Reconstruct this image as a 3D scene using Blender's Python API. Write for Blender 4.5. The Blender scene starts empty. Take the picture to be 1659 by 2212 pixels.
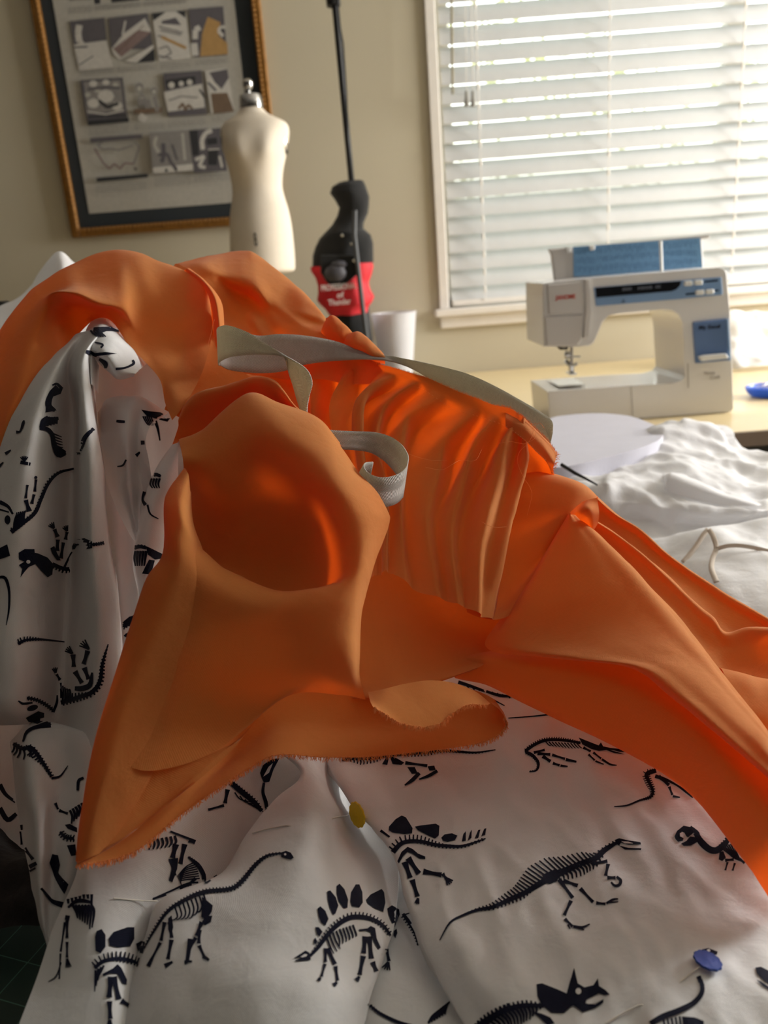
EXPOSURE = 0.35
SKY = 3.7
SUN = 8.0
SIDE = 100.0
import bpy, bmesh, math, random
from mathutils import Vector, Matrix, noise
from mathutils.bvhtree import BVHTree
from mathutils.geometry import tessellate_polygon
random.seed(7)
SC = bpy.context.scene
COL = SC.collection
# ---------------------------------------------------------------- camera
FPX, CX, CY = 1700.0, 829.5, 1106.0
PITCH, ROLL = math.radians(17), math.radians(4.4)
CAM = Vector((0, 0, 1.08))
_F = Vector((0, math.cos(PITCH), -math.sin(PITCH)))
_U = Vector((0, math.sin(PITCH), math.cos(PITCH)))
_X = Vector((1, 0, 0))
_R = math.cos(ROLL)*_X - math.sin(ROLL)*_U
_V = math.sin(ROLL)*_X + math.cos(ROLL)*_U
def ray(px, py): return _F + _R*((px-CX)/FPX) - _V*((py-CY)/FPX)
def at(px, py, d): return CAM + ray(px, py)*d                 # d = distance along the view axis
def onY(px, py, y):
    r = ray(px, py); return CAM + r*(y/r.y)
def onZ(px, py, z):
    r = ray(px, py); return CAM + r*((z-CAM.z)/r.z)
cd = bpy.data.cameras.new('camera'); cam = bpy.data.objects.new('camera', cd); COL.objects.link(cam)
cam.matrix_world = Matrix.Translation(CAM) @ Matrix(((_R.x, _V.x, -_F.x), (_R.y, _V.y, -_F.y), (_R.z, _V.z, -_F.z))).to_4x4()
cd.sensor_fit = 'HORIZONTAL'; cd.sensor_width = 36; cd.lens = FPX/1659*36
cd.clip_start = .01; cd.clip_end = 100
cd.dof.use_dof = True; cd.dof.focus_distance = .56; cd.dof.aperture_fstop = 10
SC.camera = cam
SC.view_settings.view_transform = 'Standard'; SC.view_settings.look = 'None'
SC.view_settings.gamma = 1; SC.view_settings.use_curve_mapping = False
SC.view_settings.exposure = EXPOSURE if "EXPOSURE" in globals() else 0

# ---------------------------------------------------------------- materials
def lin(r, g, b):
    f = lambda c: (c/255/12.92) if c/255 <= .04045 else ((c/255+.055)/1.055)**2.4
    return (f(r), f(g), f(b), 1)
def mat(name, rgb, rough=.6, metal=0, noise_amt=.06, scale=30, bump=0, bscale=200, spec=.5, trans=None, trw=0, sheen=0, coat=0, emit=None):
    m = bpy.data.materials.new(name); m.use_nodes = True; nt = m.node_tree; N = nt.nodes; L = nt.links
    N.clear(); out = N.new('ShaderNodeOutputMaterial'); b = N.new('ShaderNodeBsdfPrincipled')
    b.inputs['Roughness'].default_value = rough; b.inputs['Metallic'].default_value = metal
    b.inputs['Specular IOR Level'].default_value = spec; b.inputs['Coat Weight'].default_value = coat
    b.inputs['Sheen Weight'].default_value = sheen
    tc = N.new('ShaderNodeTexCoord'); nz = N.new('ShaderNodeTexNoise'); nz.inputs['Scale'].default_value = scale
    nz.inputs['Detail'].default_value = 4
    L.new(tc.outputs['Object'], nz.inputs['Vector'])
    mx = N.new('ShaderNodeMix'); mx.data_type = 'RGBA'
    c = lin(*rgb)
    mx.inputs[6].default_value = tuple(max(0, x*(1-noise_amt)) for x in c[:3])+(1,)
    mx.inputs[7].default_value = tuple(min(1, x*(1+noise_amt)) for x in c[:3])+(1,)
    L.new(nz.outputs['Fac'], mx.inputs[0]); L.new(mx.outputs[2], b.inputs['Base Color'])
    if bump:
        n2 = N.new('ShaderNodeTexNoise'); n2.inputs['Scale'].default_value = bscale; n2.inputs['Detail'].default_value = 3
        L.new(tc.outputs['Object'], n2.inputs['Vector'])
        bp = N.new('ShaderNodeBump'); bp.inputs['Strength'].default_value = bump; bp.inputs['Distance'].default_value = .002
        L.new(n2.outputs['Fac'], bp.inputs['Height']); L.new(bp.outputs[0], b.inputs['Normal'])
    last = b.outputs[0]
    if trw:
        t = N.new('ShaderNodeBsdfTranslucent'); t.inputs['Color'].default_value = lin(*(trans or rgb))
        ms = N.new('ShaderNodeMixShader'); ms.inputs[0].default_value = trw
        L.new(last, ms.inputs[1]); L.new(t.outputs[0], ms.inputs[2]); last = ms.outputs[0]
    L.new(last, out.inputs[0])
    if emit:
        b.inputs['Emission Color'].default_value = lin(*emit[0]); b.inputs['Emission Strength'].default_value = emit[1]
    m['nodes_ok'] = 1
    return m

# ---------------------------------------------------------------- object helpers
def tag(o, label=None, cat=None, group=None, kind=None):
    if label: o['label'] = label
    if cat: o['category'] = cat
    if group: o['group'] = group
    if kind: o['kind'] = kind
    return o
def empty(name, loc, label, cat, group=None):
    o = bpy.data.objects.new(name, None); COL.objects.link(o); o.location = loc; o.empty_display_size = .05
    return tag(o, label, cat, group)
PENDING = []
def link(name, me, parent=None):
    o = bpy.data.objects.new(name, me); COL.objects.link(o)
    if parent:
        o.parent = parent
        p = parent; off = Vector()
        while p: off += Vector(p.location); p = p.parent
        o.location = (0, 0, 0)
        me.transform(Matrix.Translation(-off))
    return o
class MB:
    """collects shapes in world coordinates and links them as one mesh object"""
    def __init__(s): s.v = []; s.f = []; s.m = []; s.uv = {}
    def add(s, vs, fs, mi=0):
        n = len(s.v); s.v += [tuple(v) for v in vs]
        for f in fs: s.f.append(tuple(i+n for i in f)); s.m.append(mi)
        return n
    def box(s, a, b, mi=0):
        x0, y0, z0 = a; x1, y1, z1 = b
        s.add([(x0,y0,z0),(x1,y0,z0),(x1,y1,z0),(x0,y1,z0),(x0,y0,z1),(x1,y0,z1),(x1,y1,z1),(x0,y1,z1)],
              [(0,3,2,1),(4,5,6,7),(0,1,5,4),(1,2,6,5),(2,3,7,6),(3,0,4,7)], mi)
    def tube(s, pts, r, n=10, mi=0, cap=True):
        pts = [Vector(p) for p in pts]; rs = r if isinstance(r, (list, tuple)) else [r]*len(pts)
        base = len(s.v); up = None
        for i, p in enumerate(pts):
            t = (pts[min(i+1, len(pts)-1)]-pts[max(i-1, 0)]).normalized()
            if up is None: up = t.orthogonal().normalized()
            up = (up-t*up.dot(t)).normalized(); w = t.cross(up)
            for k in range(n):
                a = 2*math.pi*k/n; s.v.append(tuple(p+(up*math.cos(a)+w*math.sin(a))*rs[i]))
        for i in range(len(pts)-1):
            for k in range(n):
                a = base+i*n+k; b = base+i*n+(k+1) % n
                s.f.append((a, b, b+n, a+n)); s.m.append(mi)
        if cap:
            s.f.append(tuple(base+k for k in range(n))[::-1]); s.m.append(mi)
            s.f.append(tuple(base+(len(pts)-1)*n+k for k in range(n))); s.m.append(mi)
    def lathe(s, c, prof, n=32, mi=0, ax='z', cap=True, ell=1.0):
        """prof = (radius, height) list about c"""
        base = len(s.v); c = Vector(c)
        for r, h in prof:
            for k in range(n):
                a = 2*math.pi*k/n; u, w = r*math.cos(a), r*math.sin(a)*ell
                s.v.append(tuple(c+(Vector((u, w, h)) if ax == 'z' else Vector((h, u, w)) if ax == 'x' else Vector((w, h, u)))))
        for i in range(len(prof)-1):
            for k in range(n):
                a = base+i*n+k; b = base+i*n+(k+1) % n
                s.f.append((a, b, b+n, a+n)); s.m.append(mi)
        if cap:
            s.f.append(tuple(base+k for k in range(n))[::-1]); s.m.append(mi)
            s.f.append(tuple(base+(len(prof)-1)*n+k for k in range(n))); s.m.append(mi)
    def prism(s, poly, d, mi=0):
        """poly = list of 3D points, extruded by vector d"""
        poly = [Vector(p) for p in poly]; d = Vector(d); n = len(poly)
        tris = tessellate_polygon([poly])
        s.add(poly+[p+d for p in poly], [tuple(t) for t in tris]+[tuple(i+n for i in t)[::-1] for t in tris]
              + [(i, i+n, (i+1) % n+n, (i+1) % n) for i in range(n)], mi)
    def flat(s, poly, mi=0):
        poly = [Vector(p) for p in poly]; s.add(poly, [tuple(t) for t in tessellate_polygon([poly])], mi)
    def build(s, name, mats, parent=None, smooth=True, bevel=0, seg=2, subsurf=0, angle=35):
        me = bpy.data.meshes.new(name); me.from_pydata(s.v, [], s.f); me.validate(clean_customdata=False)
        for m in (mats if isinstance(mats, (list, tuple)) else [mats]): me.materials.append(m)
        if len(me.polygons) == len(s.m): me.polygons.foreach_set('material_index', s.m)
        bm = bmesh.new(); bm.from_mesh(me); bmesh.ops.recalc_face_normals(bm, faces=bm.faces)
        bm.to_mesh(me); bm.free()
        o = link(name, me, parent)
        if smooth: me.shade_smooth() if hasattr(me, 'shade_smooth') else None
        if bevel:
            b = o.modifiers.new('bevel', 'BEVEL'); b.width = bevel; b.segments = seg; b.limit_method = 'ANGLE'; b.angle_limit = math.radians(35)
            b.harden_normals = True
        if subsurf:
            b = o.modifiers.new('sub', 'SUBSURF'); b.levels = b.render_levels = subsurf
        if smooth and not subsurf:
            try: me.set_sharp_from_angle(angle=math.radians(angle))
            except Exception: pass
        return o
def ptxt(s, size, mb_origin, xdir, updir, matl, name, parent, extr=.0003, fit=None, bold=False):
    """text as real mesh letters, lying on the plane spanned by xdir / updir"""
    cu = bpy.data.curves.new(name, 'FONT'); cu.body = s; cu.size = size; cu.extrude = extr
    cu.align_x = 'CENTER'; cu.align_y = 'CENTER'
    if bold: cu.offset = size*.02
    o = bpy.data.objects.new(name, cu); COL.objects.link(o)
    dg = bpy.context.evaluated_depsgraph_get(); me = bpy.data.meshes.new_from_object(o.evaluated_get(dg))
    bpy.data.objects.remove(o)
    x = Vector(xdir).normalized(); u = Vector(updir).normalized(); n = x.cross(u)
    if fit:
        w = max(v.co.x for v in me.vertices)-min(v.co.x for v in me.vertices)
        me.transform(Matrix.Scale(fit/w, 4, Vector((1, 0, 0))))
    M = Matrix(((x.x, u.x, n.x, mb_origin[0]), (x.y, u.y, n.y, mb_origin[1]), (x.z, u.z, n.z, mb_origin[2]), (0, 0, 0, 1)))
    me.transform(M); me.materials.clear(); me.materials.append(matl)
    return link(name, me, parent)

# ================================================================ ROOM
WY = 2.537
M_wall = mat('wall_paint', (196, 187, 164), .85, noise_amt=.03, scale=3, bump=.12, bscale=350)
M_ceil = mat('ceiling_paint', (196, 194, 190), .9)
M_wall2 = mat('wall_darkened', (66, 60, 52), .85, noise_amt=.03, scale=3)  # for the unseen left and front walls, darkened to cut bounced light
M_floor = mat('floor_carpet', (84, 72, 62), .95, bump=.5, bscale=500)
M_trim = mat('white_trim', (236, 230, 222), .45)
M_pvc = mat('blind_slat', (224, 224, 224), .4, trans=(240, 240, 240), trw=.22)
M_desk = mat('desk_laminate', (226, 205, 160), .28, noise_amt=.05, scale=12)
M_deskedge = mat('desk_edge', (120, 100, 82), .5)
M_metal = mat('chrome', (205, 205, 205), .18, 1)
M_black = mat('black_satin', (14, 14, 15), .5)
X0, X1, Y0, Z1 = -1.9, 3.0, -1.7, 2.45
wx0, wx1, wz0, wz1 = .245, 2.02, .935, 2.16
m = MB()
m.box((X0-.1, WY, 0), (wx0, WY+.14, Z1)); m.box((wx1, WY, 0), (X1+.1, WY+.14, Z1))
m.box((wx0, WY, 0), (wx1, WY+.14, wz0)); m.box((wx0, WY, wz1), (wx1, WY+.14, Z1))
tag(m.build('wall_back', M_wall, smooth=False), 'beige painted wall behind the sewing desk', kind='structure')
m = MB(); m.box((X0-.1, Y0-.1, 0), (X0, WY, Z1)); tag(m.build('wall_left', M_wall2, smooth=False), 'unseen taupe wall on the left, darkened to cut bounced light', kind='structure')
m = MB(); sy0, sy1, sz0, sz1 = 1.25, 2.3, .95, 2.2
m.box((X1, Y0-.1, 0), (X1+.1, sy0, Z1)); m.box((X1, sy1, 0), (X1+.1, WY+.14, Z1)); m.box((X1, sy0, 0), (X1+.1, sy1, sz0)); m.box((X1, sy0, sz1), (X1+.1, sy1, Z1))
tag(m.build('wall_right', M_wall, smooth=False), 'beige wall on the right with an opening for the added window', kind='structure')
m = MB(); m.box((X0-.1, Y0-.1, 0), (X1+.1, Y0, Z1)); tag(m.build('wall_front', M_wall2, smooth=False), 'unseen taupe wall behind the camera, darkened to cut bounced light', kind='structure')
m = MB(); m.box((X0-.1, Y0-.1, -.08), (X1+.1, WY+.14, 0)); tag(m.build('floor', M_floor, smooth=False), 'carpeted floor', kind='structure')
m = MB(); m.box((X0-.1, Y0-.1, Z1), (X1+.1, WY+.14, Z1+.08)); tag(m.build('ceiling', M_ceil, smooth=False), 'white ceiling', kind='structure')
# window frame, glass
def glass_mat():
    g = bpy.data.materials.new('window_glass'); g.use_nodes = True; nt = g.node_tree; nt.nodes.clear()
    o = nt.nodes.new('ShaderNodeOutputMaterial'); t = nt.nodes.new('ShaderNodeBsdfTransparent'); r = nt.nodes.new('ShaderNodeBsdfGlossy')
    r.inputs['Roughness'].default_value = .02; ms = nt.nodes.new('ShaderNodeMixShader'); fr = nt.nodes.new('ShaderNodeFresnel'); fr.inputs[0].default_value = 1.35
    t.inputs[0].default_value = (.94, .97, .95, 1)
    nt.links.new(fr.outputs[0], ms.inputs[0]); nt.links.new(t.outputs[0], ms.inputs[1]); nt.links.new(r.outputs[0], ms.inputs[2]); nt.links.new(ms.outputs[0], o.inputs[0]); return g
M_glass = glass_mat()
m = MB(); fy = WY+.07
for a, b in (((wx0, fy, wz0), (wx0+.05, fy+.05, wz1)), ((wx1-.05, fy, wz0), (wx1, fy+.05, wz1)), ((wx0, fy, wz0), (wx1, fy+.05, wz0+.05)), ((wx0, fy, wz1-.05), (wx1, fy+.05, wz1)), ((1.115, fy-.01, wz0), (1.17, fy+.05, wz1))): m.box(a, b)
w1 = tag(m.build('window_1', M_trim, smooth=False, bevel=.004), 'white framed sliding window behind the blind', kind='structure')
m = MB(); m.box((wx0+.05, fy+.02, wz0+.05), (wx1-.05, fy+.026, wz1-.05)); tag(m.build('pane', M_glass, w1, smooth=False), kind='structure')
# sill with apron
m = MB(); m.box((.205, WY-.045, .93), (2.06, WY+.075, .953)); m.box((.222, WY-.02, .893), (2.04, WY, .93))
tag(m.build('trim_1', M_trim, smooth=False, bevel=.005), 'white window sill and apron', kind='structure')
m = MB(); m.box((.222, WY-.012, .953), (.252, WY, wz1+.04)); m.box((wx1-.006, WY-.012, .953), (wx1+.022, WY, wz1+.04)); m.box((.222, WY-.012, wz1), (wx1+.022, WY, wz1+.04))
tag(m.build('trim_2', M_trim, smooth=False, bevel=.003), 'thin white casing round the window', kind='structure')
# frame of an invented second window, out of view, added for the side light
m = MB()
for a, b in (((X1+.03, sy0, sz0), (X1+.08, sy0+.05, sz1)), ((X1+.03, sy1-.05, sz0), (X1+.08, sy1, sz1)), ((X1+.03, sy0, sz0), (X1+.08, sy1, sz0+.05)), ((X1+.03, sy0, sz1-.05), (X1+.08, sy1, sz1))): m.box(a, b)
tag(m.build('added_window', M_trim, smooth=False, bevel=.004), 'white window frame added out of view in the right-hand wall for the side light', kind='structure')

# blind
bl = empty('window_blind', (1.12, WY+.02, 2.14), 'white horizontal slatted blind, slats tilted nearly shut, in the window', 'blind')
m = MB(); bx0, bx1, by = .262, 2.0, WY+.012
phi = math.radians(60); sw, pitch = .0605, .05145
z = 1.0261 + pitch*21.5 - .012
while z > .985:
    K = 8
    for sgn in (1,):
        vs = []
        for i in range(K+1):
            t = i/K-.5; c = .005*(1-4*t*t)   # crowned slat
            yy = by + t*sw*math.cos(phi) - c*math.sin(phi) + .001; zz = z + t*sw*math.sin(phi) + c*math.cos(phi)
            vs.append((yy, zz))
        top = [(a-.0012*math.sin(phi)*-1, b+.0012*-math.cos(phi)) for a, b in vs]
        n = len(vs)
        V = [(bx0, a, b) for a, b in vs]+[(bx1, a, b) for a, b in vs]+[(bx0, a, b) for a, b in top]+[(bx1, a, b) for a, b in top]
        Fc = [(i, i+1, n+i+1, n+i) for i in range(n-1)]+[(2*n+i, 3*n+i, 3*n+i+1, 2*n+i+1) for i in range(n-1)]
        Fc += [(0, n, 3*n, 2*n), (n-1, 2*n+n-1, 3*n+n-1, n+n-1)]
        m.add(V, Fc)
    z -= pitch
m.build('slats', M_pvc, bl)
m = MB(); m.box((bx0, by-.025, 2.11), (bx1, by+.03, 2.16)); m.build('head_rail', M_trim, bl, smooth=False, bevel=.003)
m = MB(); m.box((bx0, by-.022, .958), (bx1, by+.022, .975)); m.build('bottom_rail', M_trim, bl, smooth=False, bevel=.004)
for lx in (.365, .745, 1.13, 1.6, 1.93):
    m = MB()
    for yy in (by-.024, by+.024): m.tube([(lx, yy, .97), (lx, yy, 2.12)], .0011, 6)
    z = 1.0261+pitch*21-.012
    while z > .99:
        m.tube([(lx, by-.024, z-.02), (lx, by-.027, z-.012), (lx, by-.024, z-.003)], .0035, 6); z -= pitch
    m.build('ladder_cord', M_trim, bl)
m = MB(); m.tube([onY(975, -60, 2.47), onY(976, 60, 2.468), onY(978, 203, 2.465)], .0032, 8)
m.build('tilt_wand', mat('wand_plastic', (150, 140, 110), .2, spec=.7), bl)
for px, dx in ((1008, 0), (1022, 0)):
    m = MB(); a = onY(px-6 if px > 1010 else px-4, -60, 2.47); b = onY(px, 200, 2.465); m.tube([a, b], .0011, 6)
    lc = m.build('lift_cord', M_trim, bl)
    m = MB(); b = onY(px, 214, 2.465)
    m.lathe(b, [(.0015, .022), (.004, .018), (.0045, .004), (.0085, -.016), (.008, -.019)], 14); m.build('tassel', mat('tassel_plastic', (150, 148, 140), .3), lc)

# sky + garden outside
w = bpy.data.worlds.new('World'); SC.world = w; w.use_nodes = True
nt = w.node_tree; nt.nodes.clear(); o_ = nt.nodes.new('ShaderNodeOutputWorld'); bg = nt.nodes.new('ShaderNodeBackground')
tc = nt.nodes.new('ShaderNodeTexCoord'); sx = nt.nodes.new('ShaderNodeSeparateXYZ'); cr = nt.nodes.new('ShaderNodeValToRGB')
cr.color_ramp.elements[0].position = .0; cr.color_ramp.elements[0].color = (.62, .66, .55, 1)
cr.color_ramp.elements[1].position = .6; cr.color_ramp.elements[1].color = (.78, .88, 1, 1)
e = cr.color_ramp.elements.new(.12); e.color = (1, .97, .9, 1)
nt.links.new(tc.outputs['Generated'], sx.inputs[0]); nt.links.new(sx.outputs[2], cr.inputs[0]); nt.links.new(cr.outputs[0], bg.inputs[0])
bg.inputs[1].default_value = SKY if 'SKY' in globals() else 6
nt.links.new(bg.outputs[0], o_.inputs[0])
M_leaf = mat('leaf', (170, 172, 120), .5, trans=(190, 190, 120), trw=.35, noise_amt=.5, scale=4)
m = MB()
for i in range(16000):
    p = Vector((random.uniform(-1.5, 5.5), 5.2+random.uniform(0, .9), random.uniform(.2, 3.4)))
    if noise.noise(p*1.6) < -.12+.25*(p.z-1.2): continue
    s = random.uniform(.03, .06); a = Vector((random.gauss(0, 1), random.gauss(0, 1), random.gauss(0, 1))).normalized(); b = a.orthogonal().normalized()
    m.add([p-a*s, p+b*s*.45, p+a*s, p-b*s*.45], [(0, 1, 2, 3)])
hd = m.build('hedge', M_leaf, smooth=False); tag(hd, 'sunlit green hedge outside, glimpsed between the slats', 'hedge', kind='stuff')
m = MB(); m.box((-8, WY+.5, -.3), (12, 14, -.2)); tag(m.build('ground', mat('lawn', (150, 148, 135), .9), smooth=False), 'lawn outside the window', kind='structure')
# lights
def portal(name, loc, rot, sx_, sy_, power=None, color=(1, 1, 1)):
    l = bpy.data.lights.new(name, 'AREA'); l.shape = 'RECTANGLE'; l.size = sx_; l.size_y = sy_
    o = bpy.data.objects.new(name, l); COL.objects.link(o); o.location = loc; o.rotation_euler = rot
    if power is None: l.cycles.is_portal = True
    else: l.energy = power; l.color = color
    return o
portal('window_portal', ((wx0+wx1)/2, WY+.16, (wz0+wz1)/2), (math.radians(-90), 0, 0), wx1-wx0, wz1-wz0)
portal('added_side_light', (X1+.02, (sy0+sy1)/2, (sz0+sz1)/2), (0, math.radians(90), 0), sz1-sz0-.1, sy1-sy0-.1, SIDE, (1, .98, .95))  # added area light, brightens the room from the right, out of view
sl = bpy.data.lights.new('sun', 'SUN'); sl.energy = SUN if 'SUN' in globals() else 8; sl.angle = math.radians(2); sl.color = (1, .93, .8)
so = bpy.data.objects.new('sun', sl); COL.objects.link(so)
so.rotation_euler = Vector((-.42, -.75, -.8)).to_track_quat('-Z', 'Y').to_euler(); so.location = (4, 8, 8)
# ================================================================ FURNITURE AND BACKGROUND THINGS
dk = empty('sewing_desk', (.6, 2.0, 0), 'pale laminate sewing desk along the wall under the window', 'desk')
m = MB(); m.box((-1.5, 1.412, .725), (2.6, WY-.004, .75)); m.build('desk_top', M_desk, dk, smooth=False, bevel=.003)
m = MB(); m.box((-1.5, 1.404, .722), (2.6, 1.411, .7495)); m.build('edge_band', M_deskedge, dk, smooth=False, bevel=.001)
m = MB(); m.box((-1.45, 1.5, .60), (2.5, 1.52, .722)); m.build('apron', mat('grey_board', (105, 105, 98), .6), dk, smooth=False, bevel=.002)
for x, y in ((-1.42, 1.46), (2.5, 1.46), (-1.42, 2.45), (2.5, 2.45), (.9, 1.46)):
    m = MB(); m.box((x-.03, y-.03, 0), (x+.03, y+.03, .724)); m.build('leg', mat('desk_leg', (90, 90, 88), .4), dk, smooth=False, bevel=.003)
# cutting table in the foreground
TZ = .69
ct = empty('cutting_table', (-.1, .55, 0), 'low white cutting table under the heap of fabric', 'table')
m = MB(); m.box((-.52, -.25, TZ-.03), (.95, 1.385, TZ)); m.build('table_top', mat('table_white', (200, 198, 192), .5), ct, smooth=False, bevel=.004)
for x, y in ((-.46, -.18), (.88, -.18), (-.46, 1.3), (.88, 1.3)):
    m = MB(); m.box((x-.025, y-.025, 0), (x+.025, y+.025, TZ-.03)); m.build('leg', M_black, ct, smooth=False, bevel=.003)
# cutting mat (grid is woven into its material)
M_mat = mat('mat_green', (14, 44, 34), .6, noise_amt=.2, scale=60)
nt = M_mat.node_tree; N = nt.nodes; L = nt.links
b_ = [n for n in N if n.type == 'BSDF_PRINCIPLED'][0]; src = b_.inputs['Base Color'].links[0].from_socket
geo = N.new('ShaderNodeNewGeometry'); rot = N.new('ShaderNodeVectorRotate'); rot.rotation_type = 'Z_AXIS'; rot.inputs['Angle'].default_value = .35
L.new(geo.outputs['Position'], rot.inputs['Vector']); sp = N.new('ShaderNodeSeparateXYZ'); L.new(rot.outputs[0], sp.inputs[0])
def line(sock, p, w_):
    a = N.new('ShaderNodeMath'); a.operation = 'PINGPONG'; a.inputs[1].default_value = p/2; L.new(sock, a.inputs[0])
    c = N.new('ShaderNodeMath'); c.operation = 'LESS_THAN'; c.inputs[1].default_value = w_; L.new(a.outputs[0], c.inputs[0]); return c.outputs[0]
mxn = N.new('ShaderNodeMath'); mxn.operation = 'MAXIMUM'; L.new(line(sp.outputs[0], .0254, .0003), mxn.inputs[0]); L.new(line(sp.outputs[1], .0254, .0003), mxn.inputs[1])
mc = N.new('ShaderNodeMix'); mc.data_type = 'RGBA'; L.new(mxn.outputs[0], mc.inputs[0]); L.new(src, mc.inputs[6]); mc.inputs[7].default_value = lin(70, 110, 92); L.new(mc.outputs[2], b_.inputs['Base Color'])
m = MB(); m.box((-.5, .02, TZ), (.02, .6, TZ+.003))
tag(m.build('cutting_mat', M_mat, smooth=False, bevel=.001), 'dark green cutting mat with a pale grid under the fabric at lower left', 'cutting mat')

# ---------------- sewing machine
M_sm = mat('machine_plastic', (230, 228, 226), .25, coat=.3, spec=.6, noise_amt=.01)
M_sm2 = mat('machine_cover', (212, 208, 205), .3, noise_amt=.01)
M_blue = mat('machine_blue', (128, 160, 200), .35)
M_blue2 = mat('machine_door_blue', (98, 124, 168), .3)
M_disp = mat('machine_display', (10, 14, 24), .25)
M_white = mat('white_plastic', (235, 235, 232), .3)
MY = 1.59
def F(px, py, y=MY): return onY(px, py, y)
sm = empty('sewing_machine', (.55, 1.68, .75), 'white and blue sewing machine standing on the desk in front of the window', 'sewing machine')
def q(x, y): return (1100+x/2.968, 480+y/2.968)
# bodies given in the crop's own units, turned to the machine's front plane
def ext(pl, y0, y1, name, ma, parent=sm, bevel=.006, seg=3, cropunits=True):
    m = MB(); P = [F(*(q(*p) if cropunits else p), (y0 if y0 > MY+.02 else MY)) for p in pl]
    P = [Vector((p.x, y0, p.z)) for p in P]; m.prism(P, (0, y1-y0, 0)); return m.build(name, ma, parent, bevel=bevel, seg=seg, angle=60)
base = [(245, 1085), (262, 1238), (300, 1262), (1425, 1215), (1440, 1195), (1415, 560), (1395, 330), (1380, 300), (1345, 288),
        (470, 362), (215, 392), (222, 798), (440, 800), (520, 790), (545, 770), (600, 640), (640, 598), (700, 585), (980, 560), (1040, 562), (1085, 590), (1110, 640),
        (1118, 720), (1124, 900), (1128, 985), (1105, 1015), (1040, 1035), (760, 1048)]
zb = .7515
m = MB(); P = [F(*q(*p)) for p in base]; P = [Vector((p.x, MY, max(p.z, zb))) for p in P]
P[1].z = P[2].z = P[3].z = zb; P[2].x += .01
m.prism(P, (0, .172, 0)); body = m.build('body', M_sm, sm, bevel=.008, seg=4, angle=60)
# inner sleeve rounding of the throat
bx = [p for p in P]
# face cover on the head
ext([(240, 402), (466, 380), (478, 575), (250, 592)], MY-.004, MY+.01, 'face_cover', M_sm2, bevel=.003)
ext([(222, 606), (474, 590), (470, 742), (440, 785), (235, 792)], MY-.003, MY+.01, 'lower_face_cover', M_sm2, bevel=.003)
ext([(480, 366), (508, 363), (522, 570), (508, 735), (470, 742), (486, 570)], MY-.005, MY+.004, 'thread_guide_channel', M_sm2, bevel=.002)
pn = ext([(540, 418), (1362, 350), (1370, 465), (1100, 492), (555, 537)], MY-.0015, MY+.004, 'stitch_panel', M_blue, bevel=.002)
ext([(550, 420), (1103, 375), (1092, 408), (1070, 430), (1040, 442), (556, 482)], MY-.003, MY+.002, 'display', M_disp, pn, bevel=.001)
def qf(x, y, yy): return F(*q(x, y), yy)
xd = (qf(1000, 400, MY)-qf(600, 432, MY)).normalized()
M_dim = mat('display_print', (120, 126, 140), .4)
for s_, x, y, wd in (('8888', 755, 430, .018), ('8:88:8:88', 870, 421, .028), ('ABC', 955, 414, .011)):
    p = qf(x, y, MY-.0034); ptxt(s_, .008, p, xd, (0, 0, 1), M_dim, 'display_symbols', pn, fit=wd)
for x, y in ((1140, 392), (1205, 386), (1215, 450), (1278, 445)):
    ext([(x-27, y-14), (x+27, y-18), (x+30, y+14), (x-25, y+18)], MY-.008, MY, 'slide_knob', M_white, pn, bevel=.003)
for a, b in (((1245, 382), (1335, 374)), ((1130, 462), (1190, 457)), ((1310, 440), (1340, 437))):
    ext([(a[0], a[1]-5), (b[0], b[1]-5), (b[0], b[1]+4), (a[0], a[1]+4)], MY-.0022, MY, 'slot', M_disp, pn, bevel=0)
p = qf(732, 506, MY-.0018); ptxt('△', .008, p, xd, (0, 0, 1), M_disp, 'panel_mark', pn)
p = qf(362, 481, MY-.0046); ptxt('JANOME', .011, p, xd, (0, 0, 1), mat('logo_red', (205, 70, 50), .5), 'maker_logo', sm, fit=.039, bold=True)
dr = ext([(1172, 640), (1392, 616), (1410, 885), (1190, 906)], MY-.005, MY+.003, 'front_door', M_blue2, bevel=.003)
ext([(1382, 618), (1395, 616), (1412, 885), (1399, 887)], MY-.008, MY-.003, 'door_edge', M_blue, dr, bevel=.001)
ext([(1200, 858), (1235, 848), (1372, 838), (1388, 868), (1215, 886)], MY-.016, MY-.004, 'reverse_lever', M_white, bevel=.003)
p = qf(1285, 672, MY-.0055); ptxt('My Excel', .011, p, xd, (0, 0, 1), mat('print_navy', (25, 35, 55), .5), 'door_lettering', dr, fit=.042, bold=True)
p = qf(1285, 968, MY-.0006); ptxt('Memory', .009, p, xd, (0, 0, 1), mat('print_grey', (165, 160, 155), .5), 'model_lettering', sm, fit=.022)
p = qf(1320, 995, MY-.0006); ptxt('Craft', .009, p, xd, (0, 0, 1), bpy.data.materials['print_grey'], 'model_lettering', sm, fit=.02)
# seams on body: cover seam and free-arm seam
ext([(780, 1050), (783, 1050), (793, 1238), (790, 1238)], MY-.0006, MY+.003, 'seam', mat('seam', (150, 145, 140), .6), bevel=0)
ext([(1142, 905), (1147, 905), (1150, 1062), (1145, 1062)], MY-.0006, MY+.003, 'seam', bpy.data.materials['seam'], bevel=0)
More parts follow.
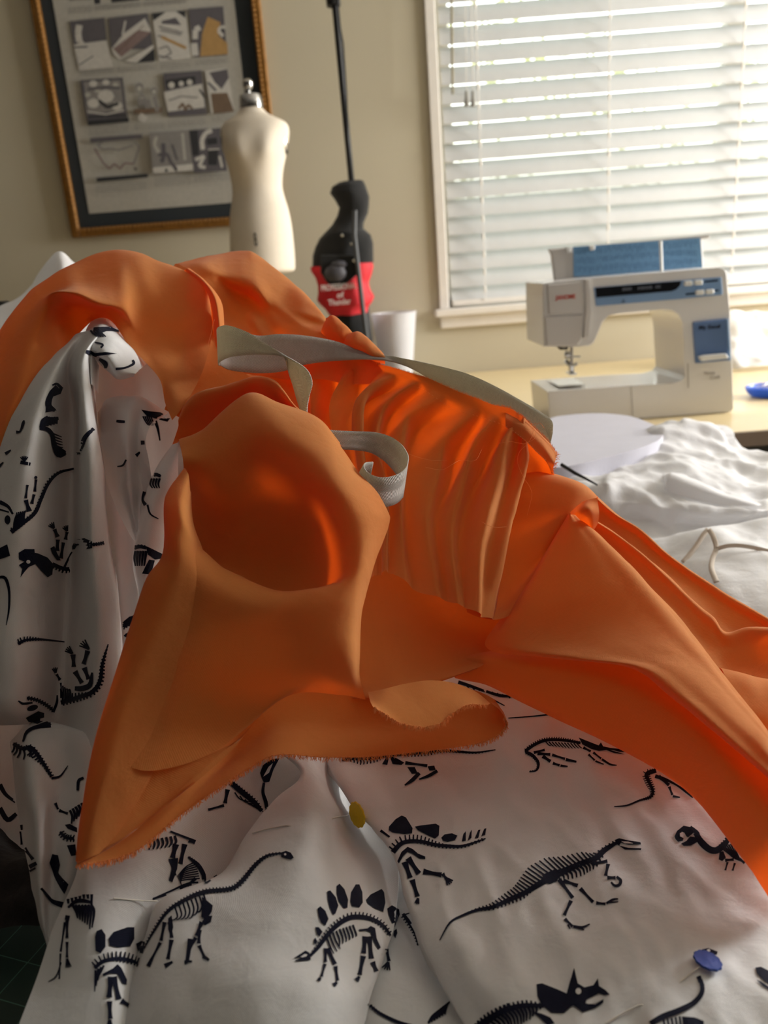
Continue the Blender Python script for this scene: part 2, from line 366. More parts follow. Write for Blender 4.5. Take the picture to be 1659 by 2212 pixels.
# top lid, opened upward, with stitch chart
LY = 1.705
lid = ext([(250, 172), (1290, 78), (1292, 100), (1238, 108), (1250, 330), (290, 372), (270, 210)], LY, LY+.012, 'top_lid', M_sm2, bevel=.003)
chart = ext([(412, 158), (1222, 100), (1240, 300), (414, 350)], LY-.002, LY+.004, 'stitch_chart', mat('chart_blue', (112, 158, 200), .5, noise_amt=.25, scale=260), lid, bevel=0)
m = MB(); random.seed(3)
for i in range(46):
    x = 430+i*17; 
    for r_ in range(3):
        y = 170-(x-430)*.07+r_*58+random.uniform(-6, 6); h = random.uniform(22, 44); wv = random.uniform(2, 5)
        m.flat([F(*q(x, y), LY-.0025), F(*q(x+wv, y), LY-.0025), F(*q(x+wv, y+h), LY-.0025), F(*q(x, y+h), LY-.0025)])
m.build('chart_print', mat('chart_print', (70, 110, 155), .6), lid)
ext([(360, 160), (396, 156), (402, 192), (372, 196)], LY-.006, LY+.002, 'lid_clip', M_white, lid, bevel=.002)
ext([(512, 150), (552, 147), (550, 178), (520, 182)], LY-.006, LY+.002, 'lid_clip', M_white, lid, bevel=.002)
m = MB(); a = F(*q(978, 318), 1.65); b = F(*q(970, 138), 1.65); m.tube([a, b], .003, 12); m.lathe(b, [(.0005, -.001), (.0038, 0), (.0042, .003), (.001, .006)], 12); m.build('spool_pin', M_white, sm)
# hand wheel and bobbin winder on the right side
c = F(1574, 738, 1.67)
m = MB(); m.lathe((P[5].x-.002, 1.672, c.z), [(.02, 0), (.048, .001), (.051, .006), (.05, .018), (.043, .024), (.02, .026)], 40, ax='x'); m.build('hand_wheel', M_sm2, sm)
c = F(1570, 640, 1.67); m = MB(); m.lathe((P[6].x-.006, 1.672, c.z), [(.01, 0), (.027, .001), (.028, .008), (.022, .012)], 32, ax='x'); m.build('stitch_dial', M_sm2, sm)
# needle area
m = MB(); a = F(*q(400, 790), 1.655); b = F(*q(397, 930), 1.655); m.tube([a, b], .0032, 12); m.build('presser_bar', M_metal, sm)
m = MB(); a = F(*q(372, 850), 1.65); m.lathe(a, [(.003, -.006), (.008, -.005), (.0085, .003), (.004, .006)], 16, ax='x'); m.tube([F(*q(380, 860), 1.65), F(*q(455, 862), 1.65)], .002, 8)
m.tube([F(*q(360, 885), 1.65), F(*q(385, 915), 1.65)], .004, 8); m.build('needle_clamp', M_metal, sm)
m = MB(); a = F(*q(384, 900), 1.648); b = F(*q(382, 985), 1.648); m.tube([a, b], [.0012, .0005], 8); m.build('needle', M_metal, sm)
m = MB(); a = F(*q(400, 935), 1.655); m.box((a.x-.009, 1.635, a.z-.012), (a.x+.006, 1.672, a.z-.008)); m.box((a.x-.004, 1.65, a.z-.01), (a.x+.004, 1.66, a.z+.006)); m.tube([a+Vector((0, 0, .004)), a+Vector((.012, 0, .008))], .0035, 8); m.build('presser_foot', M_metal, sm, bevel=.001)
m = MB(); a = F(*q(330, 800), 1.64); m.tube([a+Vector((-.01, 0, .008)), a+Vector((0, 0, -.003)), a+Vector((.012, 0, -.004)), a+Vector((.018, 0, .01))], .0035, 8); m.build('needle_threader', M_black, sm)
a = F(*q(245, 1075)); m = MB(); m.box((a.x+.03, MY+.03, a.z-.0005), (a.x+.085, MY+.13, a.z+.0012)); m.build('needle_plate', mat('plate_steel', (215, 215, 215), .22, .9), sm, bevel=.002)

# ---------------- picture frame
fr = empty('picture_frame', (-.55, WY-.01, 1.6), 'gold framed comic-style print with a dark mat on the wall', 'picture')
fx0, fx1, fz0, fz1 = -.871, -.235, 1.242, 2.12
M_gold = mat('antique_gold', (140, 96, 40), .4, .35, noise_amt=.5, scale=70, bump=.8, bscale=120)
def rectring(m, x0, z0, x1, z1, w_, ya, yb):
    m.box((x0, ya, z0), (x0+w_, yb, z1)); m.box((x1-w_, ya, z0), (x1, yb, z1)); m.box((x0+w_, ya, z0), (x1-w_, yb, z0+w_)); m.box((x0+w_, ya, z1-w_), (x1-w_, yb, z1))
m = MB(); rectring(m, fx0, fz0, fx1, fz1, .026, WY-.022, WY-.001); mould = m.build('moulding', M_gold, fr, smooth=False, bevel=.005)
m = MB(); k = 0
z = fz0+.02
while z < fz1-.01:
    for x in (fx0+.02, fx1-.02): m.lathe((x, WY-.022, z), [(.001, -.004), (.0045, -.002), (.005, 0), (.004, .003)], 8, ax='y')
    z += .0125
x = fx0+.03
while x < fx1-.02:
    for z in (fz0+.02, fz1-.02): m.lathe((x, WY-.022, z), [(.001, -.004), (.0045, -.002), (.005, 0), (.004, .003)], 8, ax='y')
    x += .0125
m.build('beading', mat('gold_bead', (165, 118, 62), .4, .3), mould)
m = MB(); m.box((fx0+.02, WY-.008, fz0+.02), (fx1-.02, WY-.002, fz1-.02)); m.build('mat_board', mat('mat_dark', (40, 46, 50), .8), fr, smooth=False)
FYp = WY-.0085
px0, pz0 = onY(195, 462, WY)[0], onY(195, 462, WY)[2]
px1 = onY(520, 120, WY)[0]
cols = [('paper', (176, 172, 162)), ('grey', (92, 88, 92)), ('mid', (134, 130, 126)), ('dark', (48, 48, 50)), ('tan', (172, 136, 84)), ('brown', (112, 92, 74)), ('pale', (196, 192, 184)), ('pinkish', (132, 112, 108))]
PM = [mat('print_'+n, c, .9, noise_amt=.16, scale=90) for n, c in cols]
m = MB(); m.box((px0, WY-.0095, pz0), (px1, WY-.007, fz1-.06), 0)
LV = [0]
def pp(pts, mi):
    LV[0] += 1; y = WY-.0098-.00002*LV[0]
    m.flat([onY(a, b, y) for a, b in pts], mi)
def ps(pts, w_, mi):       # drawn stroke
    for (a, b), (c, d) in zip(pts, pts[1:]):
        l = math.hypot(c-a, d-b) or 1; nx, ny = -(d-b)/l*w_/2, (c-a)/l*w_/2
        pp([(a+nx, b+ny), (c+nx, d+ny), (c-nx, d-ny), (a-nx, b-ny)], mi)
def A1(x, y): return (60+x/3.318, y/3.318)
def A2(x, y): return (100+x/3.606, 240+y/3.606)
def P1(pts, mi): pp([A1(*p) for p in pts], mi)
def S1(pts, w_, mi): ps([A1(*p) for p in pts], w_/3.318, mi)
def P2(pts, mi): pp([A2(*p) for p in pts], mi)
def S2(pts, w_, mi): ps([A2(*p) for p in pts], w_/3.606, mi)
def rows_text(f, x0, y0, x1, y1, n, sl=-.077):
    random.seed(int(x0+y0))
    for i in range(n):
        y = y0+(y1-y0)*(i+.5)/n; x = x0
        while x < x1:
            w_ = random.uniform(14, 40); f([(x, y+(x-x0)*sl), (min(x+w_, x1), y+(min(x+w_, x1)-x0)*sl)], 4, 2); x += w_+7
P1([(590, -60), (800, -70), (800, 0), (600, 20)], 3); P1([(470, -40), (520, -40), (520, 25), (480, 30)], 3)
P1([(290, -50), (450, -60), (455, -5), (300, 8)], 2); P1([(830, -60), (1130, -80), (1130, -25), (835, 0)], 2)
rows_text(S1, 290, 50, 460, 100, 4); rows_text(S1, 480, 35, 810, 75, 4); rows_text(S1, 830, 10, 1140, 45, 4)
P1([(300, 155), (550, 125), (565, 285), (330, 320)], 1); P1([(330, 320), (565, 290), (610, 480), (370, 505)], 6)
S1([(370, 180), (360, 240), (370, 300), (400, 335)], 46, 6); S1([(330, 340), (430, 335)], 12, 1); S1([(370, 465), (470, 400)], 8, 1)
P1([(575, 130), (860, 95), (905, 440), (780, 450), (900, 345), (600, 360)], 1); P1([(600, 350), (690, 240), (840, 130), (885, 220), (660, 425), (620, 400)], 6)
P1([(610, 350), (790, 215), (885, 230), (670, 410)], 7); P1([(690, 440), (900, 320), (905, 345), (780, 450)], 6); P1([(780, 450), (905, 345), (912, 436)], 3)
S1([(680, 250), (700, 150)], 14, 6); S1([(640, 380), (830, 180)], 5, 5)
P1([(890, 95), (1130, 75), (1170, 415), (940, 440)], 6); P1([(960, 150), (1060, 125), (1100, 180), (960, 170)], 1); P1([(890, 95), (990, 85), (900, 150)], 3); P1([(1060, 80), (1130, 75), (1130, 130)], 3)
for a in ((940, 190, 1110, 235), (950, 215, 1100, 250), (930, 255, 990, 270)): S1([(a[0], a[1]), (a[2], a[3])], 14, 2)
S1([(960, 265), (1135, 345)], 22, 4); S1([(940, 350), (1000, 330), (1030, 380), (960, 420)], 12, 2); S1([(940, 400), (1030, 420)], 10, 1)
P1([(1150, 65), (1400, 45), (1430, 395), (1190, 410)], 1); P1([(1290, 120), (1380, 160), (1370, 260), (1430, 310), (1435, 388), (1235, 405), (1250, 240)], 4)
S1([(1200, 280), (1200, 215), (1235, 195)], 40, 6); S1([(1190, 310), (1200, 400)], 50, 6); S1([(1400, 260), (1365, 220), (1390, 190), (1415, 200)], 24, 6); S1([(1385, 215), (1405, 215)], 22, 3)
rows_text(S1, 370, 505, 620, 545, 3); rows_text(S1, 640, 480, 920, 520, 3); rows_text(S1, 950, 455, 1170, 500, 3); rows_text(S1, 1200, 430, 1440, 470, 3)
P1([(375, 575), (680, 555), (715, 850), (425, 870)], 1); P1([(400, 590), (665, 572), (690, 790), (430, 815)], 2)
for a in ((470, 600, 30), (560, 590, 26), (630, 610, 24), (560, 690, 60), (470, 740, 44), (640, 760, 40), (500, 650, 22), (430, 680, 22)): P1([(a[0]+a[2]*math.cos(t), a[1]+a[2]*.8*math.sin(t)) for t in [i*.785 for i in range(8)]], 6 if a[2] > 25 else 0)
S1([(430, 640), (560, 625), (660, 630)], 18, 1); S1([(510, 720), (570, 770), (650, 740)], 22, 3); S1([(425, 800), (560, 820), (690, 790)], 10, 6); S1([(430, 840), (710, 825)], 14, 3)
for a in ((800, 630, 32), (905, 650, 24), (820, 700, 22)): P1([(a[0]+a[2]*math.cos(t), a[1]+a[2]*1.2*math.sin(t)) for t in [i*.785 for i in range(8)]], 2); P1([(a[0]+a[2]*.6*math.cos(t), a[1]+8+a[2]*.7*math.sin(t)) for t in [i*.785 for i in range(8)]], 0)
S1([(790, 740), (850, 720), (870, 780)], 44, 2); S1([(760, 800), (960, 790)], 36, 5); S1([(905, 690), (930, 800)], 26, 2); S1([(800, 830), (850, 860)], 50, 6)
P1([(970, 525), (1245, 505), (1285, 820), (1010, 835)], 1); P1([(975, 660), (1250, 600), (1270, 770), (1005, 800)], 6); P1([(985, 575), (1200, 545), (1200, 600), (1000, 640)], 3)
for a in ((1030, 610, 24), (1100, 600, 20), (1160, 590, 22)): P1([(a[0]+a[2]*math.cos(t), a[1]+a[2]*math.sin(t)) for t in [i*.785 for i in range(8)]], 6)
S1([(1080, 780), (1110, 740), (1130, 790), (1150, 750), (1180, 780)], 18, 5); S1([(1010, 720), (1100, 690), (1220, 700)], 12, 2); S1([(1230, 640), (1270, 700)], 14, 3)
P1([(1270, 505), (1430, 490), (1480, 800), (1315, 815)], 6); P1([(1300, 520), (1430, 495), (1440, 560), (1390, 640), (1340, 590)], 1); P1([(1310, 670), (1430, 665), (1480, 800), (1330, 815)], 5); S1([(1290, 590), (1350, 650)], 16, 1)
P2([(320, 75), (640, 50), (645, 85), (325, 112)], 3); rows_text(S2, 330, 130, 640, 190, 4); rows_text(S2, 690, 100, 920, 150, 4); rows_text(S2, 950, 75, 1240, 125, 4); rows_text(S2, 1290, 50, 1470, 90, 3)
P2([(340, 210), (745, 180), (750, 212), (345, 246)], 1)
S2([(400, 265), (440, 300), (500, 290), (560, 305), (620, 285), (680, 265)], 14, 2); S2([(375, 290), (440, 400), (490, 450)], 14, 7); S2([(490, 450), (530, 410), (575, 450), (610, 405), (680, 410)], 14, 7); S2([(680, 415), (725, 280), (690, 245)], 14, 2); S2([(685, 445), (705, 455)], 16, 3); S2([(400, 260), (440, 245)], 14, 2)
P2([(390, 520), (790, 488), (793, 515), (395, 552)], 3); rows_text(S2, 390, 580, 790, 640, 4)
P2([(800, 170), (1110, 150), (1150, 465), (830, 490)], 2); P2([(830, 440), (1150, 410), (1150, 460), (835, 485)], 6); S2([(860, 200), (840, 260), (880, 330)], 26, 0); S2([(1060, 170), (1080, 380)], 20, 0)
S2([(910, 250), (915, 340), (900, 400)], 34, 1); S2([(870, 340), (940, 330), (970, 400), (1010, 450)], 26, 1); S2([(925, 460), (945, 462)], 22, 3); S2([(1000, 455), (1020, 457)], 22, 3); S2([(980, 260), (1020, 380)], 16, 1)
P2([(1110, 150), (1360, 130), (1410, 465), (1150, 480)], 1); P2([(1115, 152), (1180, 148), (1190, 340), (1140, 350)], 3); S2([(1290, 150), (1240, 170), (1210, 230), (1220, 300)], 34, 6); S2([(1250, 240), (1330, 230)], 50, 3); P2([(1260, 310), (1340, 300), (1330, 420), (1260, 420)], 3)
S2([(1160, 380), (1230, 350), (1190, 430), (1240, 440)], 26, 6); S2([(1350, 350), (1370, 440)], 18, 6); S2([(1260, 300), (1350, 295)], 9, 6)
rows_text(S2, 840, 520, 1130, 590, 5); rows_text(S2, 1150, 500, 1430, 560, 5)
m.build('printed_sheet', PM, fr, smooth=False)

# ---------------- half-scale dress form
M_lin = mat('form_linen', (230, 218, 200), .8, bump=.25, bscale=600)
DY = 2.2
dfm = empty('dress_form', (-.255, DY, .75), 'small cream dress form with chrome neck cap standing on the desk', 'dress form')
prof = [(231, 519.5, 566), (240, 516, 570), (250, 507, 581), (258, 492, 597), (264, 482, 609), (271, 479, 622), (285, 478, 626), (300, 478, 625), (330, 484, 621), (350, 491, 616), (375, 497, 611), (400, 501.5, 609.5), (414, 502.5, 610.5), (430, 501, 615), (450, 498, 622), (475, 496, 628), (505, 496, 632.5), (540, 497, 636), (575, 498, 638.5), (588, 500, 638), (594, 504, 634)]
dep = [.026, .028, .033, .045, .052, .058, .066, .074, .084, .08, .07, .062, .06, .062, .068, .075, .082, .085, .086, .086, .08]
m = MB(); n = 40; base_ = 0
for (y, l, r), d in zip(prof, dep):
    a, b = onY(l, y+ (l-555)*-.0, DY), onY(r, y, DY); c = (a+b)/2; hw = (b.x-a.x)/2; z = c.z
    for k in range(n):
        t = 2*math.pi*k/n; ex = 2.35 if y < 330 else 2.1
        cs, sn = math.cos(t), math.sin(t); u = abs(cs)**(2/ex)*math.copysign(1, cs); v = abs(sn)**(2/ex)*math.copysign(1, sn)
        bust = 0
        if sn < 0: bust = .014*math.exp(-((y-325)/28)**2)*(math.exp(-((u-.5)/.28)**2)+math.exp(-((u+.5)/.28)**2))
        m.v.append((c.x+hw*u, DY+d*v-bust, z))
for i in range(len(prof)-1):
    for k in range(n): m.f.append((i*n+k, i*n+(k+1) % n, (i+1)*n+(k+1) % n, (i+1)*n+k)); m.m.append(0)
m.f.append(tuple(range(n))[::-1]); m.m.append(0); m.f.append(tuple(range((len(prof)-1)*n, len(prof)*n))); m.m.append(0)
torso = m.build('torso', M_lin, dfm, subsurf=1)
a = onY(543, 230, DY)
m = MB(); m.lathe(a, [(.0295, -.004), (.03, .004), (.029, .018), (.026, .026), (.012, .029)], 28, ell=.9); nc = m.build('neck_cap', M_metal, dfm)
m = MB(); m.lathe(a+Vector((-.003, 0, .03)), [(.005, -.002), (.005, .006), (.01, .01), (.0135, .018), (.013, .026), (.008, .032), (.001, .034)], 24); m.build('knob', M_metal, nc)
c = onY(617, 300, DY)
m = MB(); m.lathe((c.x-.001, DY+.0, c.z-.005), [(.03, -.003), (.034, .0), (.03, .004), (.004, .006)], 28, ax='x'); m.build('shoulder_plate', M_metal, dfm)
c2 = onY(487, 300, DY)
m = MB(); m.lathe((c2.x-.004, DY+.0, c2.z-.005), [(.004, -.006), (.03, -.004), (.034, .0), (.03, .003)], 28, ax='x'); m.build('shoulder_plate', M_metal, dfm)
cb = onY(552, 519, DY-.086)
ptxt('8', .045, (cb.x, DY-.087, cb.z), (1, 0, 0), (0, 0, 1), mat('form_print', (70, 62, 50), .8), 'size_number', dfm, fit=.008, bold=True)
zb_ = onY(565, 592, DY).z; xb_ = onY(567, 592, DY).x
m = MB(); m.tube([(xb_, DY, .77), (xb_, DY, zb_+.02)], .009, 16); m.lathe((xb_, DY, .75), [(.11, 0), (.11, .006), (.09, .014), (.02, .024), (.012, .04)], 36); m.build('stand', M_black, dfm)

# ---------------- black pole stand with cloth bag
PY = 2.33
st = empty('pole_stand', (-.01, PY, .75), 'black metal pole stand with a cord running up it, left of the window', 'stand')
pb = onY(800, 740, PY); pt = onY(714, -90, PY)
m = MB(); m.tube([(pb.x+.01, PY, .765), (pb.x, PY, pb.z), onY(760, 400, PY), pt], .0085, 14); m.build('pole', M_black, st)
m = MB(); m.lathe((pb.x+.01, PY, .75), [(.05, 0), (.05, .008), (.02, .02), (.012, .05)], 32); m.build('base', M_black, st)
m = MB(); m.lathe(onY(720, 4, PY), [(.009, -.012), (.018, -.01), (.019, .018), (.009, .022)], 20); m.build('collar', M_black, st)
m = MB(); m.tube([onY(722, -80, PY-.015), onY(735, 62, PY-.016), onY(741, 95, PY-.014), onY(748, 200, PY-.013), onY(752, 300, PY-.013), onY(764, 400, PY-.013)], .0024, 8); m.build('cord', M_black, st)
M_cloth = mat('black_cloth', (9, 9, 10), .9, sheen=.2, bump=.5, bscale=150)
M_red = mat('red_cloth', (205, 32, 44), .7, noise_amt=.15, scale=40)
def B2(x, y): return (450+x/3.318, 150+y/3.318)
sil = [(805, 935, 1110), (835, 885, 1125), (880, 872, 1140), (925, 905, 1155), (985, 938, 1152), (1040, 925, 1145), (1110, 885, 1115), (1150, 845, 1112), (1200, 795, 1165), (1260, 765, 1182), (1320, 748, 1184), (1400, 745, 1186)]
red = [(1400, 732, 1178), (1430, 735, 1184), (1480, 768, 1172), (1540, 785, 1150), (1590, 786, 1160), (1640, 778, 1190), (1670, 800, 1180), (1710, 840, 1150), (1755, 870, 1140)]
low = [(1745, 875, 1140), (1800, 920, 1152), (1880, 950, 1168), (1960, 965, 1183), (2080, 975, 1190), (2250, 980, 1190)]
def cloth_body(rows, name, ma, parent, yd=.05, wob=.006, cap=True):
    m = MB(); n = 36; rr = []
    for i in range(len(rows)-1):
        for s in range(3): t = s/3; rr.append(tuple(rows[i][k]*(1-t)+rows[i+1][k]*t for k in range(3)))
    rr.append(rows[-1])
    for (y, l, r) in rr:
        a, b = onY(*B2(l, y), PY), onY(*B2(r, y), PY); c = (a+b)/2; hw = (b.x-a.x)/2
        for k in range(n):
            t = 2*math.pi*k/n; p = Vector((c.x+hw*math.cos(t), PY-.005+min(yd, hw*.8)*math.sin(t), c.z))
            w_ = noise.noise(p*28)*wob*abs(math.sin(t)); m.v.append((p.x, p.y+w_, p.z+w_*.6))
    for i in range(len(rr)-1):
        for k in range(n): m.f.append((i*n+k, i*n+(k+1) % n, (i+1)*n+(k+1) % n, (i+1)*n+k)); m.m.append(0)
    if cap: m.f.append(tuple(range(n))[::-1]); m.m.append(0); m.f.append(tuple(range((len(rr)-1)*n, len(rr)*n))); m.m.append(0)
    return m.build(name, ma, parent)
bg_ = empty('cloth_bag', onY(740, 560, PY), 'black and red gathered cloth bag with white lettering hanging on the pole', 'bag')
cloth_body(sil, 'gathered_top', M_cloth, bg_); rb = cloth_body(red, 'red_band', M_red, bg_, yd=.056); cloth_body(low, 'lower_cloth', M_cloth, bg_, yd=.04)
m = MB()  # black apron point over red band
m.prism([onY(*B2(x, y), PY-.062) for x, y in ((800, 1330), (1070, 1330), (1068, 1470), (1010, 1520), (930, 1570), (850, 1530), (805, 1460))], (0, .02, 0)); m.build('flap', M_cloth, bg_, bevel=.004)
c = onY(*B2(910, 1460), PY-.066)
M_grey = mat('grey_mesh', (62, 60, 66), .6)
m = MB(); m.lathe(c, [(.001, -.022), (.016, -.02), (.027, -.012), (.031, 0), (.026, .014), (.013, .021), (.001, .023)], 24, ell=.6); m.build('grey_bulge', M_grey, bg_)
c = onY(*B2(935, 1400), PY-.066); m = MB(); m.lathe(c, [(.001, -.012), (.016, -.009), (.024, 0), (.016, .009), (.001, .012)], 24, ell=.6); m.build('grey_bulge', M_grey, bg_)
for x, y, s in ((960, 1190, .0055), (1025, 1250, .005), (1045, 1370, .006)):
    c = onY(*B2(x, y), PY-.062); m = MB(); m.lathe(c, [(.0005, -s), (s*.8, -s*.5), (s, 0), (s*.6, s*.6), (.0005, s)], 14); m.build('snap', M_metal, bg_)
M_wt = mat('white_print', (235, 222, 222), .6)
tx = (onY(860, 600, PY)-onY(660, 616, PY)).normalized()
for s_, x, y, f_ in (('PROFESSIONAL', 935, 1560, .098), ('of', 945, 1618, .02), ('Thunder', 940, 1668, .063)):
    p = onY(*B2(x, y), PY-.0635); ptxt(s_, .022, p, tx, (0, 0, 1), M_wt, 'lettering', rb, fit=f_, bold=True, extr=.001)
m = MB(); m.tube([onY(*B2(1050, 1010), PY-.066), onY(*B2(1045, 1180), PY-.067), onY(*B2(1070, 1400), PY-.068), onY(*B2(1105, 1700), PY-.066), onY(*B2(1135, 1930), PY-.06), onY(*B2(1160, 2150), PY-.05)], .0065, 10)
m.build('strap', mat('strap_grey', (60, 62, 64), .5), bg_)

# ---------------- white container
M_tw = mat('milky_plastic', (236, 236, 238), .35, trans=(240, 240, 245), trw=.45)
CY_ = 2.45
a, b = onY(802, 680, CY_), onY(899, 683, CY_); c = (a+b)/2; rt = (b.x-a.x)/2; zt = c.z+.004
m = MB(); pr = [(rt*.62, .752), (rt*.66, .756)]+[(rt*(.66+.34*t), .756+(zt-.756)*t) for t in (.2, .4, .6, .8, 1)]
inner = [(r_-.003, h) for r_, h in pr[::-1][:-1]]+[(rt*.60, .758)]
cc = Vector((c.x, CY_, 0)); m.lathe(cc, pr+[(rt+.002, zt+.001), (rt+.002, zt+.005), (rt-.003, zt+.005)]+inner, 40)
tag(m.build('waste_cup', M_tw), 'white translucent tapered container standing beside the black pole', 'container')

# ---------------- blue pin dish
c = onZ(1672, 838, .768); c = Vector((c.x, c.y, .75))
pdish = empty('pin_dish', c, 'blue oval magnetic dish of pins on the desk right of the sewing machine', 'pin dish')
m = MB(); m.lathe(c, [(.03, .001), (.048, .002), (.058, .012), (.062, .022), (.058, .024), (.053, .018), (.02, .013)], 44, ell=.8); m.build('dish', mat('royal_blue', (24, 84, 205), .3), pdish)
m = MB(); random.seed(5)
for i in range(90):
    t = random.uniform(0, 6.28); r_ = random.uniform(0, .04); p = c+Vector((r_*math.cos(t), r_*.75*math.sin(t), .02+random.uniform(0, .006)))
    u = random.uniform(0, 6.28); d = Vector((math.cos(u), math.sin(u), random.uniform(-.2, .3)))*.013
    m.tube([p-d, p+d], .0006, 5)
tag(m.build('pins', mat('pin_steel', (225, 222, 225), .25, .9), pdish), kind='stuff')
# ================================================================ CLOTH ENGINE
def fabric_mat(name, dif, tra, trw, rough=.85, weave=900, wstr=.25, tone=.05, crease=.3, herring=False, sheen=.15):
    m = bpy.data.materials.new(name); m.use_nodes = True; nt = m.node_tree; N = nt.nodes; L = nt.links; N.clear()
    out = N.new('ShaderNodeOutputMaterial'); b = N.new('ShaderNodeBsdfPrincipled'); t = N.new('ShaderNodeBsdfTranslucent'); ms = N.new('ShaderNodeMixShader')
    b.inputs['Roughness'].default_value = rough; b.inputs['Specular IOR Level'].default_value = .15; b.inputs['Sheen Weight'].default_value = sheen
    b.inputs['Sheen Roughness'].default_value = .5
    uv = N.new('ShaderNodeUVMap'); sp = N.new('ShaderNodeSeparateXYZ'); L.new(uv.outputs[0], sp.inputs[0])
    def mth(op, a, c=None, v=None):
        n = N.new('ShaderNodeMath'); n.operation = op
        if hasattr(a, 'links'): L.new(a, n.inputs[0])
        else: n.inputs[0].default_value = a
        if c is not None:
            if hasattr(c, 'links'): L.new(c, n.inputs[1])
            else: n.inputs[1].default_value = c
        return n.outputs[0]
    u, v = sp.outputs[0], sp.outputs[1]
    if herring:   # rows of slanting twill ribs that turn at the middle of the tape
        vv = mth('PINGPONG', v, .0055)
        ph = mth('ADD', mth('MULTIPLY', u, 5200), mth('MULTIPLY', vv, 3800))
        h = mth('SINE', ph); h = mth('MULTIPLY', mth('ADD', h, 1), .5)
    else:
        h = mth('MULTIPLY', mth('SINE', mth('MULTIPLY', u, weave*6.283)), mth('SINE', mth('MULTIPLY', v, weave*6.283)))
        h = mth('MULTIPLY', mth('ADD', h, 1), .5)
    tc = N.new('ShaderNodeTexCoord'); nz = N.new('ShaderNodeTexNoise'); nz.inputs['Scale'].default_value = 14; nz.inputs['Detail'].default_value = 5
    L.new(tc.outputs['Object'], nz.inputs['Vector'])
    # slubs: long thin threads, darker and lighter
    mp = N.new('ShaderNodeMapping'); mp.inputs['Scale'].default_value = (90, 900, 1); L.new(uv.outputs[0], mp.inputs[0])
    sl = N.new('ShaderNodeTexNoise'); sl.inputs['Scale'].default_value = 1; sl.inputs['Detail'].default_value = 2; L.new(mp.outputs[0], sl.inputs['Vector'])
    mp2 = N.new('ShaderNodeMapping'); mp2.inputs['Scale'].default_value = (900, 90, 1); L.new(uv.outputs[0], mp2.inputs[0])
    sl2 = N.new('ShaderNodeTexNoise'); sl2.inputs['Scale'].default_value = 1; sl2.inputs['Detail'].default_value = 2; L.new(mp2.outputs[0], sl2.inputs['Vector'])
    k = mth('MULTIPLY', mth('ADD', sl.outputs['Fac'], sl2.outputs['Fac']), .5)
    k = mth('ADD', mth('MULTIPLY', k, .5), mth('MULTIPLY', h, .35)); k = mth('ADD', k, mth('MULTIPLY', nz.outputs['Fac'], .2))
    c = lin(*dif); lo = tuple(x*(1-tone*2) for x in c[:3])+(1,); hi = tuple(min(1, x*(1+tone*2)) for x in c[:3])+(1,)
    mx = N.new('ShaderNodeMix'); mx.data_type = 'RGBA'; mx.inputs[6].default_value = lo; mx.inputs[7].default_value = hi; L.new(k, mx.inputs[0]); L.new(mx.outputs[2], b.inputs['Base Color'])
    c = lin(*tra); lo = tuple(x*(1-tone*2.4) for x in c[:3])+(1,); hi = tuple(min(1, x*(1+tone*2.4)) for x in c[:3])+(1,)
    mx2 = N.new('ShaderNodeMix'); mx2.data_type = 'RGBA'; mx2.inputs[6].default_value = lo; mx2.inputs[7].default_value = hi; L.new(k, mx2.inputs[0]); L.new(mx2.outputs[2], t.inputs['Color'])
    # soft creases
    cz = N.new('ShaderNodeTexNoise'); cz.inputs['Scale'].default_value = 55; cz.inputs['Detail'].default_value = 4; cz.inputs['Distortion'].default_value = .25; L.new(tc.outputs['Object'], cz.inputs['Vector'])
    b1 = N.new('ShaderNodeBump'); b1.inputs['Strength'].default_value = crease; b1.inputs['Distance'].default_value = .003; L.new(cz.outputs['Fac'], b1.inputs['Height'])
    b2 = N.new('ShaderNodeBump'); b2.inputs['Strength'].default_value = wstr; b2.inputs['Distance'].default_value = .0004 if not herring else .0006; L.new(h, b2.inputs['Height']); L.new(b1.outputs[0], b2.inputs['Normal'])
    L.new(b2.outputs[0], b.inputs['Normal']); L.new(b1.outputs[0], t.inputs['Normal'])
    ms.inputs[0].default_value = trw; L.new(b.outputs[0], ms.inputs[1]); L.new(t.outputs[0], ms.inputs[2]); L.new(ms.outputs[0], out.inputs[0])
    return m
M_or = fabric_mat('orange_linen', (214, 146, 78), (255, 90, 12), .42, crease=.3)
M_di = fabric_mat('white_cotton', (226, 227, 228), (225, 205, 195), .12, crease=.35, tone=.02)
M_print = fabric_mat('navy_print', (16, 20, 40), (16, 20, 40), .03, tone=.12, crease=.1, sheen=.05)
M_tape = fabric_mat('twill_tape', (242, 232, 220), (250, 215, 185), .36, herring=True, wstr=1, tone=.2, crease=.05)
M_wh = fabric_mat('white_lawn', (246, 245, 247), (250, 250, 252), .3, crease=.5, tone=.02)
M_ca = fabric_mat('binding', (226, 214, 200), (230, 215, 200), .15, tone=.03)

